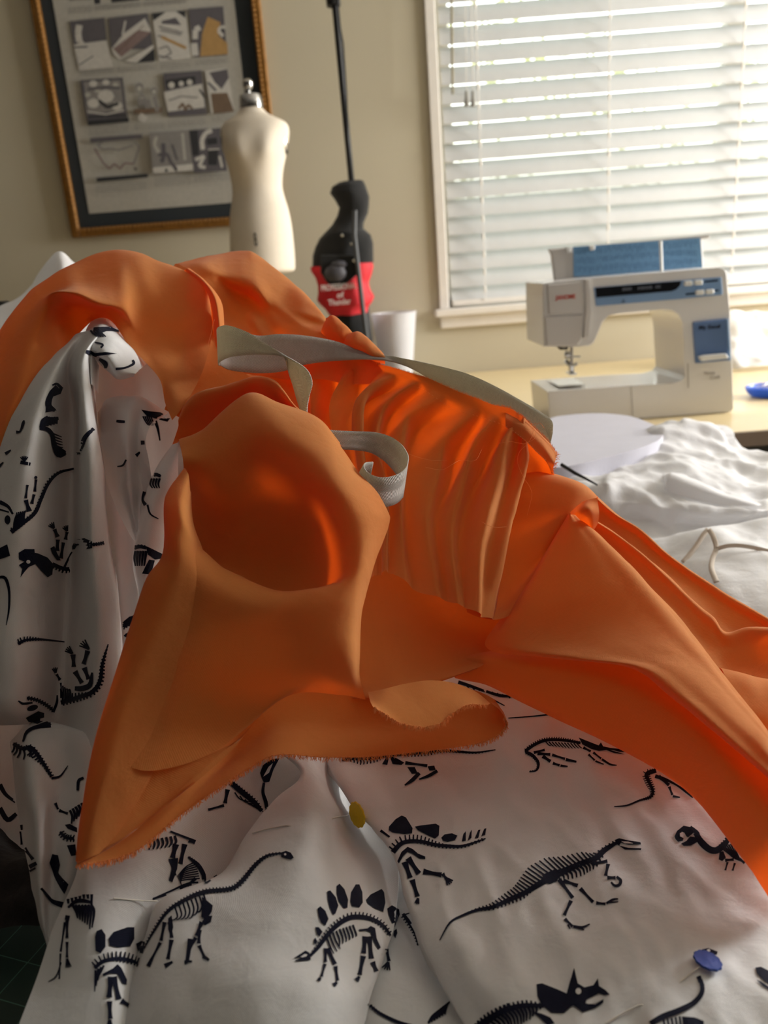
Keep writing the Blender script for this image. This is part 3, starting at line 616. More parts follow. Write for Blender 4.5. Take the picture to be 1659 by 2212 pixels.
def cr1(p0, p1, p2, p3, t):
    return .5*((2*p1)+(p2-p0)*t+(2*p0-5*p1+4*p2-p3)*t*t+(3*p1-p0-3*p2+p3)*t*t*t)
def crline(P, n):
    """smooth curve through P, n steps a span; the end spans are mirrored"""
    Q = [2*P[0]-P[1]]+list(P)+[2*P[-1]-P[-2]]; out = []
    for i in range(len(P)-1):
        for s in range(n): out.append(cr1(Q[i], Q[i+1], Q[i+2], Q[i+3], s/n))
    out.append(P[-1]); return out
class Cloth:
    def __init__(s): s.v = []; s.f = []; s.uv = []; s.m = []; s.grids = []
    def grid3(s, G, mi=0, uvs=None):
        R, C_ = len(G), len(G[0]); base = len(s.v)
        mr, mcv = R//2, C_//2
        us = [0]; 
        for j in range(1, C_): us.append(us[-1]+(G[mr][j]-G[mr][j-1]).length)
        vs = [0]
        for i in range(1, R): vs.append(vs[-1]+(G[i][mcv]-G[i-1][mcv]).length)
        for i in range(R):
            for j in range(C_):
                s.v.append(tuple(G[i][j])); s.uv.append((us[j], vs[i]) if uvs is None else uvs(i, j, us, vs))
        for i in range(R-1):
            for j in range(C_-1):
                a = base+i*C_+j; s.f.append((a, a+1, a+C_+1, a+C_)); s.m.append(mi)
    def sheet(s, grid, n=7, wr=.0008, ws=26, ridge=0, disp=None, mi=0, floor=True, aniso=(1, 1, 1), is3=False):
        """grid of (px, py, depth) knots -> smooth cloth; wr = wrinkle size"""
        P = [[(Vector(k) if is3 else at(*k)) for k in row] for row in grid]
        rows = [crline(r, n) for r in P]
        cols = list(zip(*rows)); cols = [crline(list(c), n) for c in cols]; G = [list(r) for r in zip(*cols)]
        R, C_ = len(G), len(G[0]); H = []
        for i in range(R):
            row = []
            for j in range(C_):
                p = G[i][j]
                du = G[i][min(j+1, C_-1)]-G[i][max(j-1, 0)]; dv = G[min(i+1, R-1)][j]-G[max(i-1, 0)][j]
                nn = du.cross(dv); nn = nn.normalized() if nn.length > 1e-12 else Vector((0, -1, 0))
                if nn.dot(CAM-p) < 0: nn = -nn
                q_ = Vector((p.x*aniso[0], p.y*aniso[1], p.z*aniso[2]))
                a = wr*(noise.noise(q_*ws)+.5*noise.noise(q_*ws*2.3+Vector((3, 1, 7)))) if wr else 0
                if ridge: a += ridge*(.45-abs(noise.noise(q_*ws*.8+Vector((9, 2, 4))))*2)+ridge*.5*(.45-abs(noise.noise(q_*ws*2+Vector((1, 8, 5))))*2)
                if disp: a += disp(j/(C_-1)*(len(grid[0])-1), i/(R-1)*(len(grid)-1))
                p = p+nn*a
                if floor:
                    zf = TZ+.004+(floor if floor is not True else .002); k_ = (p.z-zf)/.004
                    if k_ < 12: p = Vector((p.x, p.y, zf+.004*math.log1p(math.exp(k_))))
                row.append(p)
            H.append(row)
        s.grid3(H, mi); s.grids.append(H); return H
    def build(s, name, mats, parent=None, thick=0):
        me = bpy.data.meshes.new(name); me.from_pydata(s.v, [], s.f)
        for m in (mats if isinstance(mats, list) else [mats]): me.materials.append(m)
        me.polygons.foreach_set('material_index', s.m)
        ul = me.uv_layers.new(name='UVMap')
        li = [l.vertex_index for l in me.loops]
        ul.data.foreach_set('uv', [c for i in li for c in s.uv[i]])
        me.shade_smooth(); o = link(name, me, parent)
        if thick:
            sd = o.modifiers.new('thick', 'SOLIDIFY'); sd.thickness = thick; sd.offset = 0
        return o
def T(cols): return [list(r) for r in zip(*cols)]
def between(A, B, prof, over=None, under=None):
    """rows = stations along two edges; prof = [(t, bulge)] across"""
    g = []
    for a, b in zip(A, B):
        row = []
        for t, bu in prof: row.append((a[0]*(1-t)+b[0]*t, a[1]*(1-t)+b[1]*t, a[2]*(1-t)+b[2]*t+bu))
        g.append(row)
    return g

# ================================================================ ORANGE SKIRT
O = Cloth()
# arch on the left: columns are stations along it, rows run from the outline to the opening
arch = [
 [(-420,1950,.46),(-380,1960,.45),(-330,1960,.44),(-290,1950,.44),(-270,1930,.445)],
 [(-300,1560,.535),(-265,1570,.52),(-225,1570,.51),(-190,1560,.505),(-165,1540,.51)],
 [(-150,1150,.60),(-120,1150,.585),(-90,1150,.57),(-60,1140,.56),(-40,1120,.565)],
 [(-65,870,.64),(-35,885,.62),(-5,900,.60),(18,905,.59),(43,919,.60)],
 [(0,714,.68),(28,735,.655),(48,765,.635),(72,790,.62),(112,806,.64)],
 [(58,639,.70),(80,655,.68),(98,668,.665),(112,700,.66),(146,750,.675)],
 [(87,613,.71),(104,637,.685),(116,634,.655),(140,672,.675),(176,716,.68)],
 [(130,584,.72),(150,613,.69),(160,634,.655),(172,660,.67),(205,690,.67)],
 [(174,563,.735),(190,605,.70),(205,650,.655),(214,668,.65),(228,688,.66)],
 [(217,546,.745),(232,592,.705),(245,655,.66),(246,672,.645),(246,700,.65)],
 [(260,540,.745),(268,573,.715),(275,660,.665),(272,700,.645),(262,722,.645)],
 [(300,546,.74),(310,600,.70),(300,690,.675),(296,730,.65),(283,752,.64)],
 [(347,566,.73),(350,640,.69),(335,720,.67),(325,765,.645),(318,785,.635)],
 [(400,586,.72),(392,660,.685),(370,750,.66),(352,800,.635),(346,822,.625)],
 [(440,612,.70),(430,700,.675),(405,790,.65),(375,845,.62),(357,870,.615)],
 [(460,670,.69),(455,740,.67),(430,820,.64),(395,880,.61),(372,908,.60)],
]
for i_ in range(4, 13):
    r_ = arch[i_]; k_ = math.sin((i_-3)/10*math.pi)
    arch[i_] = [r_[0], (r_[1][0], r_[1][1], r_[1][2]-.008*k_), (r_[2][0], r_[2][1], r_[2][2]-.012*k_), (r_[3][0], r_[3][1], r_[3][2]+.016*k_), (r_[4][0], r_[4][1], r_[4][2]+.012*k_)]
back = [[(p[0][0], p[0][1]+26, p[0][2]+.05)]+p for p in arch]
O.sheet(T(back), n=8, wr=.0012, ws=18)
# neck that runs from the arch down behind the ribbon
O.sheet([
 [(425,620,.735),(480,690,.73),(560,750,.72),(650,790,.70),(720,850,.69)],
 [(410,710,.685),(470,750,.695),(550,795,.70),(640,835,.685),(710,890,.675)],
 [(385,800,.65),(440,825,.655),(520,860,.66),(610,890,.66),(690,930,.655)],
 [(355,885,.61),(410,910,.615),(500,925,.63),(600,940,.635),(690,970,.64)]], wr=.0015, ws=16)
# back hump
O.sheet(T([[(c[0][0], c[0][1]+22, c[0][2]+.05)]+c for c in [
 [(376,572,.77),(402,578,.745),(432,612,.73),(452,660,.715),(462,720,.70),(470,790,.69)],
 [(429,557.5,.80),(446,576,.745),(474,622,.74),(492,680,.735),(495,730,.70),(500,800,.69)],
 [(487,546,.82),(490,594,.745),(514,640,.755),(530,690,.73),(540,740,.70),(545,810,.69)],
 [(530,542.5,.82),(530,606,.74),(548,650,.755),(552,696,.715),(575,745,.695),(585,815,.685)],
 [(552,549,.81),(559,620,.735),(572,665,.73),(582,705,.715),(605,750,.69),(615,820,.68)],
 [(603,587,.785),(588,642,.735),(600,680,.72),(615,710,.70),(640,755,.68),(650,820,.67)],
 [(631,610,.775),(616,659,.73),(636,690,.705),(660,715,.69),(690,755,.67),(700,820,.66)],
 [(660,636,.75),(652,672,.715),(675,697,.705),(700,722,.685),(735,760,.665),(750,830,.66)],
 [(684,662,.735),(690,684,.71),(704,705,.70),(735,732,.68),(780,765,.66),(800,830,.655)],
 [(704,691,.72),(712,702,.705),(735,722,.695),(770,748,.68),(815,775,.66),(840,830,.655)]]]), n=7, wr=.001, ws=30)
# narrow upright strip between arch and hump
O.sheet(T([
 [(398,584,.725),(428,606,.70),(450,640,.685),(458,690,.68),(462,730,.675)],
 [(404,580,.72),(438,604,.695),(463,640,.675),(472,690,.668),(474,730,.665)],
 [(410,580,.725),(448,610,.705),(478,650,.685),(484,700,.68),(484,735,.675)]]), n=6, wr=.0006)
# waistband blocks beyond the ribbon
O.sheet([[(704,698,.71),(718,692,.70),(740,708,.69),(760,727,.69)],[(704,689,.69),(718,681,.68),(740,697,.675),(761,718,.675)],[(698,702,.685),(712,705,.672),(735,725,.668),(750,735,.67)],[(692,722,.69),(712,740,.68),(735,750,.675),(752,748,.675)]], n=5, wr=.0008, ws=60)
O.sheet([[(755,728,.70),(773,726,.69),(792,738,.68),(810,755,.68),(834,778,.68)],[(755,720,.675),(773,716,.668),(792,728,.662),(810,745,.66),(833,769,.655)],[(746,733,.668),(762,735,.655),(785,752,.652),(808,768,.65),(832,776,.65)],[(742,750,.67),(760,760,.66),(785,772,.66),(808,782,.66),(832,786,.66)]], n=5, wr=.0008, ws=60)
# pleated skirt top
CREASES = [.6, 1.75, 2.55, 3.55, 4.75, 5.9, 7.3, 8.75, 10.3, 12.2]
def pleat(u, v):
    if v < .7 or u > 11.2: return 0
    a = min(1, (v-.7)/.8)*.019*(1-.75*max(0, min(1, (v-2.2)/2.8)))
    u = u+.10*math.sin(v*1.7)
    i = max([k for k in range(len(CREASES)) if CREASES[k] <= u] or [0]); i = min(i, len(CREASES)-2)
    x = (u-CREASES[i])/(CREASES[i+1]-CREASES[i]); x = max(0, min(1, x))
    s = (x/.72) if x < .72 else (1-(x-.72)/.28)
    s = s*s*(3-2*s)
    return a*(s-.5)
PC = [
 [(600,800,.70),(600,820,.70),(610,880,.69),(620,960,.68),(650,1060,.66),(690,1220,.62)],
 [(680,775,.68),(675,800,.68),(668,880,.672),(668,960,.66),(690,1060,.64),(740,1230,.60)],
 [(760,777,.665),(745,800,.664),(714,880,.66),(712,950,.645),(728,1060,.625),(770,1245,.59)],
 [(838,791,.655),(828,815,.654),(769,872,.64),(763,940,.628),(790,1080,.605),(810,1246,.575)],
 [(896,808,.65),(885,830,.65),(812,882,.645),(800,960,.628),(826,1080,.60),(828,1237,.57)],
 [(925,817,.645),(919,844,.645),(852,900,.645),(832,970,.625),(850,1090,.60),(850,1240,.57)],
 [(983,843,.64),(977,882,.64),(902,930,.64),(882,1000,.62),(880,1120,.595),(905,1277,.565)],
 [(1026,859,.635),(1029,898,.635),(962,972,.635),(944,1036,.617),(930,1130,.59),(955,1294,.56)],
 [(1064,874,.63),(1058,910,.63),(1012,985,.628),(985,1050,.61),(965,1150,.585),(985,1304,.555)],
 [(1101,882,.625),(1093,922,.622),(1050,990,.62),(1024,1060,.605),(1004,1170,.58),(1010,1313,.55)],
 [(1118,893,.622),(1112,932,.618),(1092,1000,.61),(1066,1080,.597),(1046,1190,.575),(1040,1330,.55)],
 [(1134,904,.62),(1133,951,.615),(1129,1025,.61),(1112,1090,.60),(1088,1180,.58),(1060,1335,.56)],
 [(1134,912,.64),(1134,960,.64),(1130,1030,.635),(1114,1095,.625),(1090,1190,.60),(1068,1342,.585)]]
O.sheet(T(PC), n=9, wr=.0012, ws=34, disp=pleat)
PH = O.grids[-1]
# waistband end and piece below
O.sheet([[(1095,884,.63),(1127,899,.625),(1156,925,.622),(1185,954,.62),(1204,981,.62)],[(1092,900,.62),(1129,922,.615),(1158,948,.612),(1180,972,.61),(1198,1000,.61)],[(1092,922,.618),(1133,951,.612),(1158,976,.61),(1180,998,.61),(1192,1024,.612)]], n=6, wr=.0008, ws=60)
O.sheet([[(1128,940,.63),(1160,968,.63),(1192,998,.63)],[(1128,980,.635),(1164,1000,.64),(1194,1012,.635)],[(1126,1035,.64),(1165,1040,.64),(1200,1045,.64)]], n=6, wr=.001, ws=50)
# red shaded panel under the pleats
O.sheet([
 [(730,1180,.63),(840,1215,.625),(930,1265,.615),(1000,1298,.605),(1085,1325,.605)],
 [(755,1290,.60),(850,1300,.605),(932,1335,.605),(1000,1362,.60),(1075,1380,.60)],
 [(745,1390,.575),(850,1390,.575),(930,1400,.58),(995,1412,.58),(1062,1412,.585)],
 [(750,1465,.56),(850,1465,.55),(920,1450,.56),(985,1440,.57),(1050,1430,.575)],
 [(760,1508,.545),(850,1507,.538),(905,1485,.548),(960,1469,.558),(1031,1444,.57)],
 [(795,1500,.56),(850,1494,.57),(905,1474,.58),(960,1460,.585),(1031,1436,.59)]], n=7, wr=.0014, ws=20)
# slack bag right of the last pleat, folding over at the top
O.sheet([
 [(1128,1030,.70),(1171,1038,.70),(1214,1049,.70),(1262,1067,.70),(1290,1092,.70)],
 [(1130,1013,.65),(1171,1018,.645),(1214,1029,.64),(1262,1047,.635),(1291,1073,.635)],
 [(1118,1070,.63),(1160,1065,.625),(1200,1072,.62),(1240,1082,.615),(1275,1095,.62)],
 [(1093,1150,.625),(1130,1150,.62),(1165,1150,.615),(1195,1150,.61),(1225,1135,.615)],
 [(1050,1230,.60),(1085,1235,.608),(1118,1235,.61),(1152,1225,.61),(1185,1185,.61)],
 [(1010,1280,.565),(1050,1300,.585),(1085,1305,.59),(1120,1290,.59),(1150,1260,.595)],
 [(1010,1322,.56),(1040,1334,.565),(1072,1339,.57),(1100,1330,.58),(1130,1310,.58)]], n=7, wr=.0014, ws=22)
# big right-hand fold
KA = [(1226,1112,.615),(1158,1223,.595),(1078,1338,.575),(1055,1402,.565),(1203,1424,.53),(1358,1442,.505),(1447,1502,.482),(1590,1624,.45),(1659,1684,.435),(1760,1780,.41)]
KB = [(1233,1108,.615),(1285,1146,.60),(1366,1228,.58),(1440,1308,.558),(1509,1391,.53),(1549,1443,.515),(1590,1496,.50),(1631,1545,.485),(1665,1590,.47),(1780,1740,.44)]
K = between(KA, KB, [(0, .012), (.12, 0), (.35, -.004), (.6, -.008), (.85, -.006), (1, .004)])
K = [r+[(b[0]-2, b[1]+20, b[2]+.05)] for r, b in zip(K, KB)]
O.sheet(K, n=9, wr=.0014, ws=14, ridge=.0009)
# small lobe at its top
O.sheet([[(1225,1112,.612),(1259,1082,.605),(1290,1075,.605)],[(1240,1112,.60),(1268,1098,.592),(1294,1105,.60)],[(1255,1125,.605),(1275,1122,.598),(1291,1129,.605)],[(1268,1136,.61),(1277,1142,.606),(1282,1144,.608)]], n=6, wr=.0008)
# lower band against the printed cloth
MA = [(960,1390,.60),(1045,1375,.592),(1150,1365,.575),(1310,1370,.55),(1440,1430,.52),(1540,1510,.492),(1630,1600,.47),(1720,1690,.45)]
MBb = [(984,1462,.58),(1060,1482,.57),(1158,1527,.553),(1285,1587,.53),(1407,1652,.505),(1509,1729,.48),(1602,1847,.45),(1680,1960,.42)]
M_ = between(MA, MBb, [(0, .03), (.18, .014), (.42, -.008), (.7, -.003), (1, .008)])
M_ = [r+[(b[0]+4, b[1]-6, b[2]+.02)] for r, b in zip(M_, MBb)]
O.sheet(M_, n=7, wr=.0022, ws=13)
# panels behind the big fold, down to the right
NO = [(1286,1070,.66),(1331,1110,.66),(1380,1141,.655),(1428,1185,.65),(1476,1221,.645),(1548,1269,.635),(1594,1298,.625),(1659,1335,.61),(1780,1410,.58)]
NI = [(1270,1140,.65),(1320,1165,.645),(1366,1200,.635),(1415,1240,.63),(1450,1275,.62),(1509,1335,.605),(1550,1365,.60),(1620,1400,.59),(1760,1480,.56)]
o1 = between(NO, NI, [(0, 0), (.3, .004), (.7, .004), (1, 0)])
O.sheet([[(a[0]-2, a[1]+14, a[2]+.05)]+r for r, a in zip(o1, NO)], n=6, wr=.0012, ws=18)
N1 = [(1276,1118,.635),(1320,1145,.63),(1366,1179,.62),(1410,1215,.612),(1447,1248,.605),(1509,1309,.592),(1541,1334,.585),(1568,1366,.578),(1615,1355,.58),(1680,1358,.575)]
N2 = [(1270,1150,.63),(1310,1190,.62),(1370,1250,.605),(1420,1300,.59),(1460,1350,.575),(1510,1410,.56),(1545,1455,.55),(1580,1480,.55),(1640,1480,.555),(1740,1490,.55)]
o2 = between(N1, N2, [(0, 0), (.3, .002), (.65, .004), (1, 0)])
O.sheet([[(a[0]+3, a[1]+12, a[2]+.035)]+r for r, a in zip(o2, N1)], n=6, wr=.0012, ws=18)
O.sheet([[(1540,1470,.60),(1600,1480,.60),(1660,1490,.60),(1760,1500,.59)],[(1556,1443,.555),(1610,1456,.55),(1660,1468,.55),(1760,1480,.54)],[(1580,1500,.53),(1625,1520,.525),(1670,1540,.52),(1760,1560,.515)],[(1610,1560,.515),(1650,1590,.51),(1690,1610,.505),(1780,1640,.49)]], n=6, wr=.0012, ws=18)
# rolled fold behind the flap
F1 = [(392,892,.605),(400,874,.60),(429,847,.60),(487,832,.60),(545,814,.60),(574,814,.595),(597,824,.59),(614,844,.585),(640,879,.58),(690,915,.58),(737,962,.575)]
F2 = [(372,960,.60),(400,950,.605),(438,945,.61),(480,925,.61),(532,875,.60),(562,880,.595),(585,885,.59),(605,892,.588),(640,905,.585),(685,930,.58),(730,985,.578)]
o3 = between(F1, F2, [(0, 0), (.25, -.008), (.65, .002), (1, .014)])
O.sheet([[(a[0], a[1]+16, a[2]+.05)]+r for r, a in zip(o3, F1)], n=6, wr=.0012, ws=20)
# main flap: bowl, lip and the long front drape down to the tip
FL = [
 [(389,960,.57),(440,945,.575),(533,870,.59),(606,888,.59),(690,922,.59),(730,965,.59)],
 [(386,951,.55),(438,929,.55),(532,853,.565),(605,873,.565),(690,907,.565),(733,957,.565)],
 [(396,1000,.532),(450,985,.535),(540,930,.54),(630,945,.535),(712,970,.54),(771,1013,.55)],
 [(396,1060,.56),(455,1045,.54),(550,1010,.545),(645,1020,.53),(728,1040,.515),(813,1060,.535)],
 [(385,1120,.57),(470,1120,.556),(565,1110,.55),(660,1100,.535),(748,1100,.505),(839,1106,.525)],
 [(395,1190,.57),(490,1215,.556),(575,1225,.55),(665,1215,.535),(760,1160,.50),(842,1127,.522)],
 [(425,1215,.54),(505,1255,.54),(590,1296,.532),(680,1285,.515),(766,1200,.495),(830,1168,.515)],
 [(440,1205,.508),(503,1246,.51),(598,1288,.508),(690,1278,.50),(768,1225,.492),(818,1200,.508)],
 [(425,1180,.493),(488,1232,.492),(602,1277,.490),(698,1268,.487),(768,1250,.488),(809,1231,.503)],
 [(392,1190,.480),(460,1262,.478),(590,1310,.478),(700,1305,.478),(765,1290,.484),(794,1285,.498)],
 [(372,1270,.474),(435,1335,.473),(575,1385,.473),(690,1370,.474),(755,1350,.480),(783,1330,.493)],
 [(345,1360,.466),(405,1430,.466),(560,1450,.470),(680,1430,.474),(750,1410,.478),(779,1395,.49)],
 [(300,1480,.456),(370,1540,.458),(520,1530,.472),(660,1475,.480),(750,1460,.483),(777,1458,.49)],
 [(240,1640,.440),(330,1665,.445),(470,1620,.462),(620,1506,.485),(735,1502,.492),(790,1512,.50)]]
O.sheet(FL, n=10, wr=.0013, ws=15, ridge=.0006)
# left roll of the flap and its outer side
O.sheet(T([
 [(405,1016,.54),(372,1065,.525),(362,1105,.515),(360,1196,.505),(326,1255,.495),(297,1340,.485),(262,1445,.475),(222,1580,.46),(185,1740,.445),(170,1850,.435)],
 [(399,1011,.525),(364,1061,.505),(354,1099,.495),(353,1196,.488),(319,1251,.482),(289,1336,.473),(255,1441,.463),(213,1576,.448),(178,1740,.434),(165,1862,.425)],
 [(407,1026,.515),(385,1090,.488),(378,1150,.480),(376,1215,.475),(350,1280,.470),(325,1360,.464),(285,1460,.455),(240,1600,.441),(200,1745,.430),(176,1860,.423)],
 [(411,1060,.512),(405,1120,.488),(412,1170,.484),(410,1230,.476),(395,1310,.471),(365,1400,.464),(325,1500,.455),(275,1630,.442),(225,1760,.431),(196,1852,.424)],
 [(412,1060,.525),(418,1130,.508),(440,1195,.503),(450,1262,.481),(436,1345,.475),(410,1430,.468),(375,1540,.460),(335,1660,.448),(262,1790,.434),(215,1845,.427)]]), n=7, wr=.001, ws=15)
O.sheet([[(240,1640,.444),(330,1662,.449),(420,1640,.458),(512,1600,.470),(560,1548,.480)],[(215,1700,.437),(290,1740,.441),(370,1712,.450),(440,1660,.459),(500,1622,.468)],[(190,1790,.430),(250,1800,.433),(310,1772,.440),(375,1725,.449),(425,1688,.456)],[(166,1864,.424),(205,1848,.428),(262,1815,.434),(331,1762,.442),(421,1690,.454)],[(180,1850,.44),(215,1835,.445),(265,1802,.452),(333,1750,.458),(422,1678,.468)]], n=6, wr=.001, ws=15)
# turned-under hem with frayed edge
HC = [
 [(170,1845,.437),(168,1858,.431),(166,1867,.427)],
 [(235,1810,.447),(232,1838,.440),(232,1860,.436)],
 [(300,1765,.458),(300,1800,.450),(301,1834,.445)],
 [(400,1680,.478),(396,1725,.469),(391,1761,.463)],
 [(500,1575,.503),(495,1640,.487),(487,1695,.480)],
 [(560,1520,.52),(550,1600,.501),(542,1659,.492)],
 [(605,1480,.535),(600,1565,.510),(602,1632,.500)],
 [(720,1480,.545),(700,1560,.520),(692,1636,.508)],
 [(830,1490,.55),(815,1565,.528),(813,1635,.515)],
 [(930,1480,.56),(925,1565,.535),(920,1622,.523)],
 [(1000,1485,.565),(1012,1560,.545),(1024,1608,.533)],
 [(1050,1500,.568),(1068,1550,.553),(1072,1592,.542)],
 [(1070,1515,.56),(1088,1542,.552),(1094,1566,.547)],
 [(1060,1518,.545),(1078,1532,.542),(1090,1548,.543)]]
H2 = []
for c, (p0_, p1_, p2_) in enumerate(HC):
    w_ = 1 if 4 <= c <= 10 else (.4 if c in (3, 11) else .12)
    e_ = p2_[2]
    if w_ == 1: H2.append([(p0_[0], p0_[1], e_+.036), (p1_[0], p0_[1]*.75+p2_[1]*.25, e_+.034), (p1_[0], p0_[1]*.48+p2_[1]*.52, e_+.026), (p1_[0]*.4+p2_[0]*.6, p0_[1]*.25+p2_[1]*.75, e_+.012), p2_])
    else: H2.append([p0_, (p0_[0]*.5+p1_[0]*.5, p0_[1]*.5+p1_[1]*.5, p0_[2]*.5+p1_[2]*.5), p1_, (p2_[0]*.5+p1_[0]*.5, p2_[1]*.5+p1_[1]*.5, p2_[2]*.5+p1_[2]*.5), p2_])
HC = H2
H_ = O.sheet(T(HC), n=6, wr=.001, ws=22)
IC = [[(795,1495,.52),(800,1515,.516),(806,1528,.514)],[(830,1488,.52),(826,1520,.515),(830,1542,.513)],[(870,1478,.525),(864,1525,.517),(866,1563,.513)],[(920,1470,.53),(916,1530,.520),(914,1572,.515)],[(960,1472,.535),(955,1525,.525),(955,1563,.519)],[(994,1479,.54),(985,1515,.53),(976,1544,.525)],[(1030,1495,.545),(1022,1512,.536),(1012,1526,.532)],[(1060,1518,.546),(1056,1521,.542),(1054,1524,.541)]]
IC = [[(x, y, d-.008-.006*k) for k, (x, y, d) in enumerate(c)] for c in IC]
I_ = O.sheet(T(IC), n=6, wr=.001, ws=24)

sk = empty('orange_skirt', at(700, 1250, .62), 'orange linen skirt with a pleated waist, heaped over the dinosaur-print fabric', 'skirt')
O.build('skirt_fabric', M_or, sk)
# frayed raw edges and stray threads
M_thr = mat('orange_thread', (250, 180, 112), .8, trans=(255, 170, 90), trw=.4)
def fray(m, pts, n, ln, down, r=.00012, jit=.5):
    for i in range(n):
        t = random.random()*(len(pts)-1.001); k = int(t); p = pts[k].lerp(pts[k+1], t-k)
        d = (down+Vector((random.gauss(0, jit), random.gauss(0, jit), random.gauss(0, jit)))*.5).normalized()*ln*random.uniform(.3, 1.2)
        b_ = Vector((random.gauss(0, 1), random.gauss(0, 1), random.gauss(0, 1)))*ln*.12
        m.tube([p-d*.3, p+d*.5+b_, p+d], [r, r, r*.5], 4)
m = MB(); random.seed(11)
dn = (-_V*.8-_F*.2)
fray(m, H_[-1], 1100, .0028, dn, r=.00019); fray(m, I_[-1], 320, .0028, dn, r=.00018)
wl = [at(x, y, d) for x, y, d in [(780,779,.662),(838,791,.653),(896,808,.648),(925,817,.643),(983,843,.638),(1026,859,.633),(1064,874,.628),(1101,881,.623),(1127,898,.622),(1156,924,.62),(1185,953,.618),(1204,980,.618)]]
fray(m, wl, 620, .0014, (_V*.9+_R*.3), jit=.8); fray(m, [at(1204,980,.618), at(1199,1002,.612), at(1192,1024,.612)], 50, .003, _V*.2+_R, jit=.8)
tag(m.build('frayed_edge', M_thr, sk), kind='stuff')
def thread(pts, r=.00013):
    m = MB(); P = [at(*p) for p in pts]; P = crline(P, 8); m.tube(P, r, 5); m.build('loose_thread', M_thr, sk)
def C3(x, y, d): return (780+x/3.456, 740+y/3.456, d)
thread([C3(1030, 752, .60), C3(1120, 740, .598), C3(1230, 755, .597), C3(1275, 700, .597), C3(1290, 640, .597), C3(1330, 600, .598), C3(1370, 640, .6)])
thread([C3(1230, 750, .597), C3(1290, 720, .596), C3(1300, 660, .596), C3(1270, 620, .598), C3(1310, 600, .598)])
thread([C3(1240, 760, .597), C3(1180, 820, .598), C3(1170, 900, .60), C3(1210, 1000, .60), C3(1260, 1080, .60), C3(1275, 1140, .60), C3(1255, 1230, .60), C3(1240, 1290, .605)])
thread([C3(350, 830, .585), C3(440, 860, .585), C3(540, 880, .585), C3(640, 880, .585)]); thread([C3(480, 930, .585), C3(600, 950, .585), C3(680, 910, .585), C3(740, 880, .59), C3(850, 880, .59), C3(900, 800, .595)])
thread([C3(905, 1340, .575), C3(960, 1370, .573), C3(1020, 1380, .575), C3(1085, 1375, .578)])
thread([(463,690,.655),(456,720,.655),(450,745,.655),(456,752,.655)], .0001)

# ================================================================ WAIST TAPE (herringbone)
TP = Cloth()
def ribbon(pairs, n=9, k=6, wdt=.022):
    A = crline([at(*a) for a, b in pairs], n); B = crline([at(*b) for a, b in pairs], n)
    G = [[a.lerp(b, t/k) for t in range(k+1)] for a, b in zip(A, B)]
    L_ = [0]
    for i in range(1, len(A)): L_.append(L_[-1]+((A[i]+B[i])/2-(A[i-1]+B[i-1])/2).length)
    TP.grid3(G, 0, uvs=lambda i, j, us, vs: (L_[i], j/k*wdt))
ribbon([((470,716,.640),(474,788,.636)), ((500,712,.655),(500,800,.650)), ((556,725,.660),(560,806,.655)), ((603,722,.661),(610,802,.656)), ((646,724,.662),(657,788,.655)), ((689,730,.662),(704,781,.654)), ((733,740,.660),(745,778,.650)), ((780,758,.656),(790,776,.648)),
        ((838,768,.652),(845,781,.648)), ((896,779,.648),(896,800,.652)), ((954,792,.646),(940,826,.650)), ((1011,808,.645),(990,850,.646)), ((1069,834,.643),(1040,872,.642)), ((1127,866,.640),(1090,895,.638)), ((1171,892,.637),(1130,925,.634)), ((1193,911,.632),(1160,952,.630)), ((1194,935,.628),(1186,975,.626))])
# front loop on the left
ribbon([((474,790,.636),(470,716,.638)), ((472,786,.622),(469,712,.625)), ((478,780,.612),(474,706,.612)), ((495,772,.603),(492,703,.603)), ((520,768,.598),(519,711,.598)), ((553,766,.595),(549,725,.596)), ((590,767,.592),(577,744,.594)), ((617,772,.590),(606,762,.592)), ((640,783,.588),(634,779,.594))])
ribbon([((606,762,.594),(617,774,.590)), ((634,778,.594),(622,800,.602)), ((657,793,.592),(632,830,.606)), ((669,808,.590),(640,858,.606)), ((674,828,.588),(648,884,.603)), ((669,850,.588),(655,905,.600)), ((662,876,.588),(664,930,.598)), ((661,905,.590),(668,950,.600))])
# loop lying on the pleats
ribbon([((690,925,.585),(700,955,.582)), ((722,930,.585),(735,969,.580)), ((765,932,.587),(765,972,.582)), ((810,934,.589),(797,977,.586)), ((845,944,.588),(822,990,.588)), ((868,961,.584),(846,1012,.586)), ((880,980,.576),(862,1034,.580)), ((882,992,.568),(872,1062,.572))])
ribbon([((882,992,.568),(870,1074,.570)), ((877,1010,.558),(858,1086,.560)), ((860,1024,.550),(842,1093,.553)), ((835,1031,.545),(820,1095,.548)), ((812,1029,.543),(795,1088,.545)), ((794,1020,.543),(770,1070,.546)), ((786,1008,.545),(762,1050,.552)), ((790,1000,.552),(770,1040,.565)), ((806,998,.560),(800,1030,.572))])
TP.build('waist_tape', M_tape, sk, thick=.0009)
# visible row of stitches along the waist seam
m = MB()
st_ = crline([at(x, y, d-.004) for x, y, d in [(900,836,.65),(919,844,.645),(977,882,.64),(1029,898,.634),(1093,921,.617),(1133,950,.611),(1158,974,.609),(1180,996,.609)]], 14)
for a, b in zip(st_[::2], st_[1::2]): m.tube([a, a.lerp(b, .8)], .00016, 5)
m.build('waist_stitching', M_thr, sk)
# ================================================================ DINOSAUR PRINT FABRIC
D = Cloth()
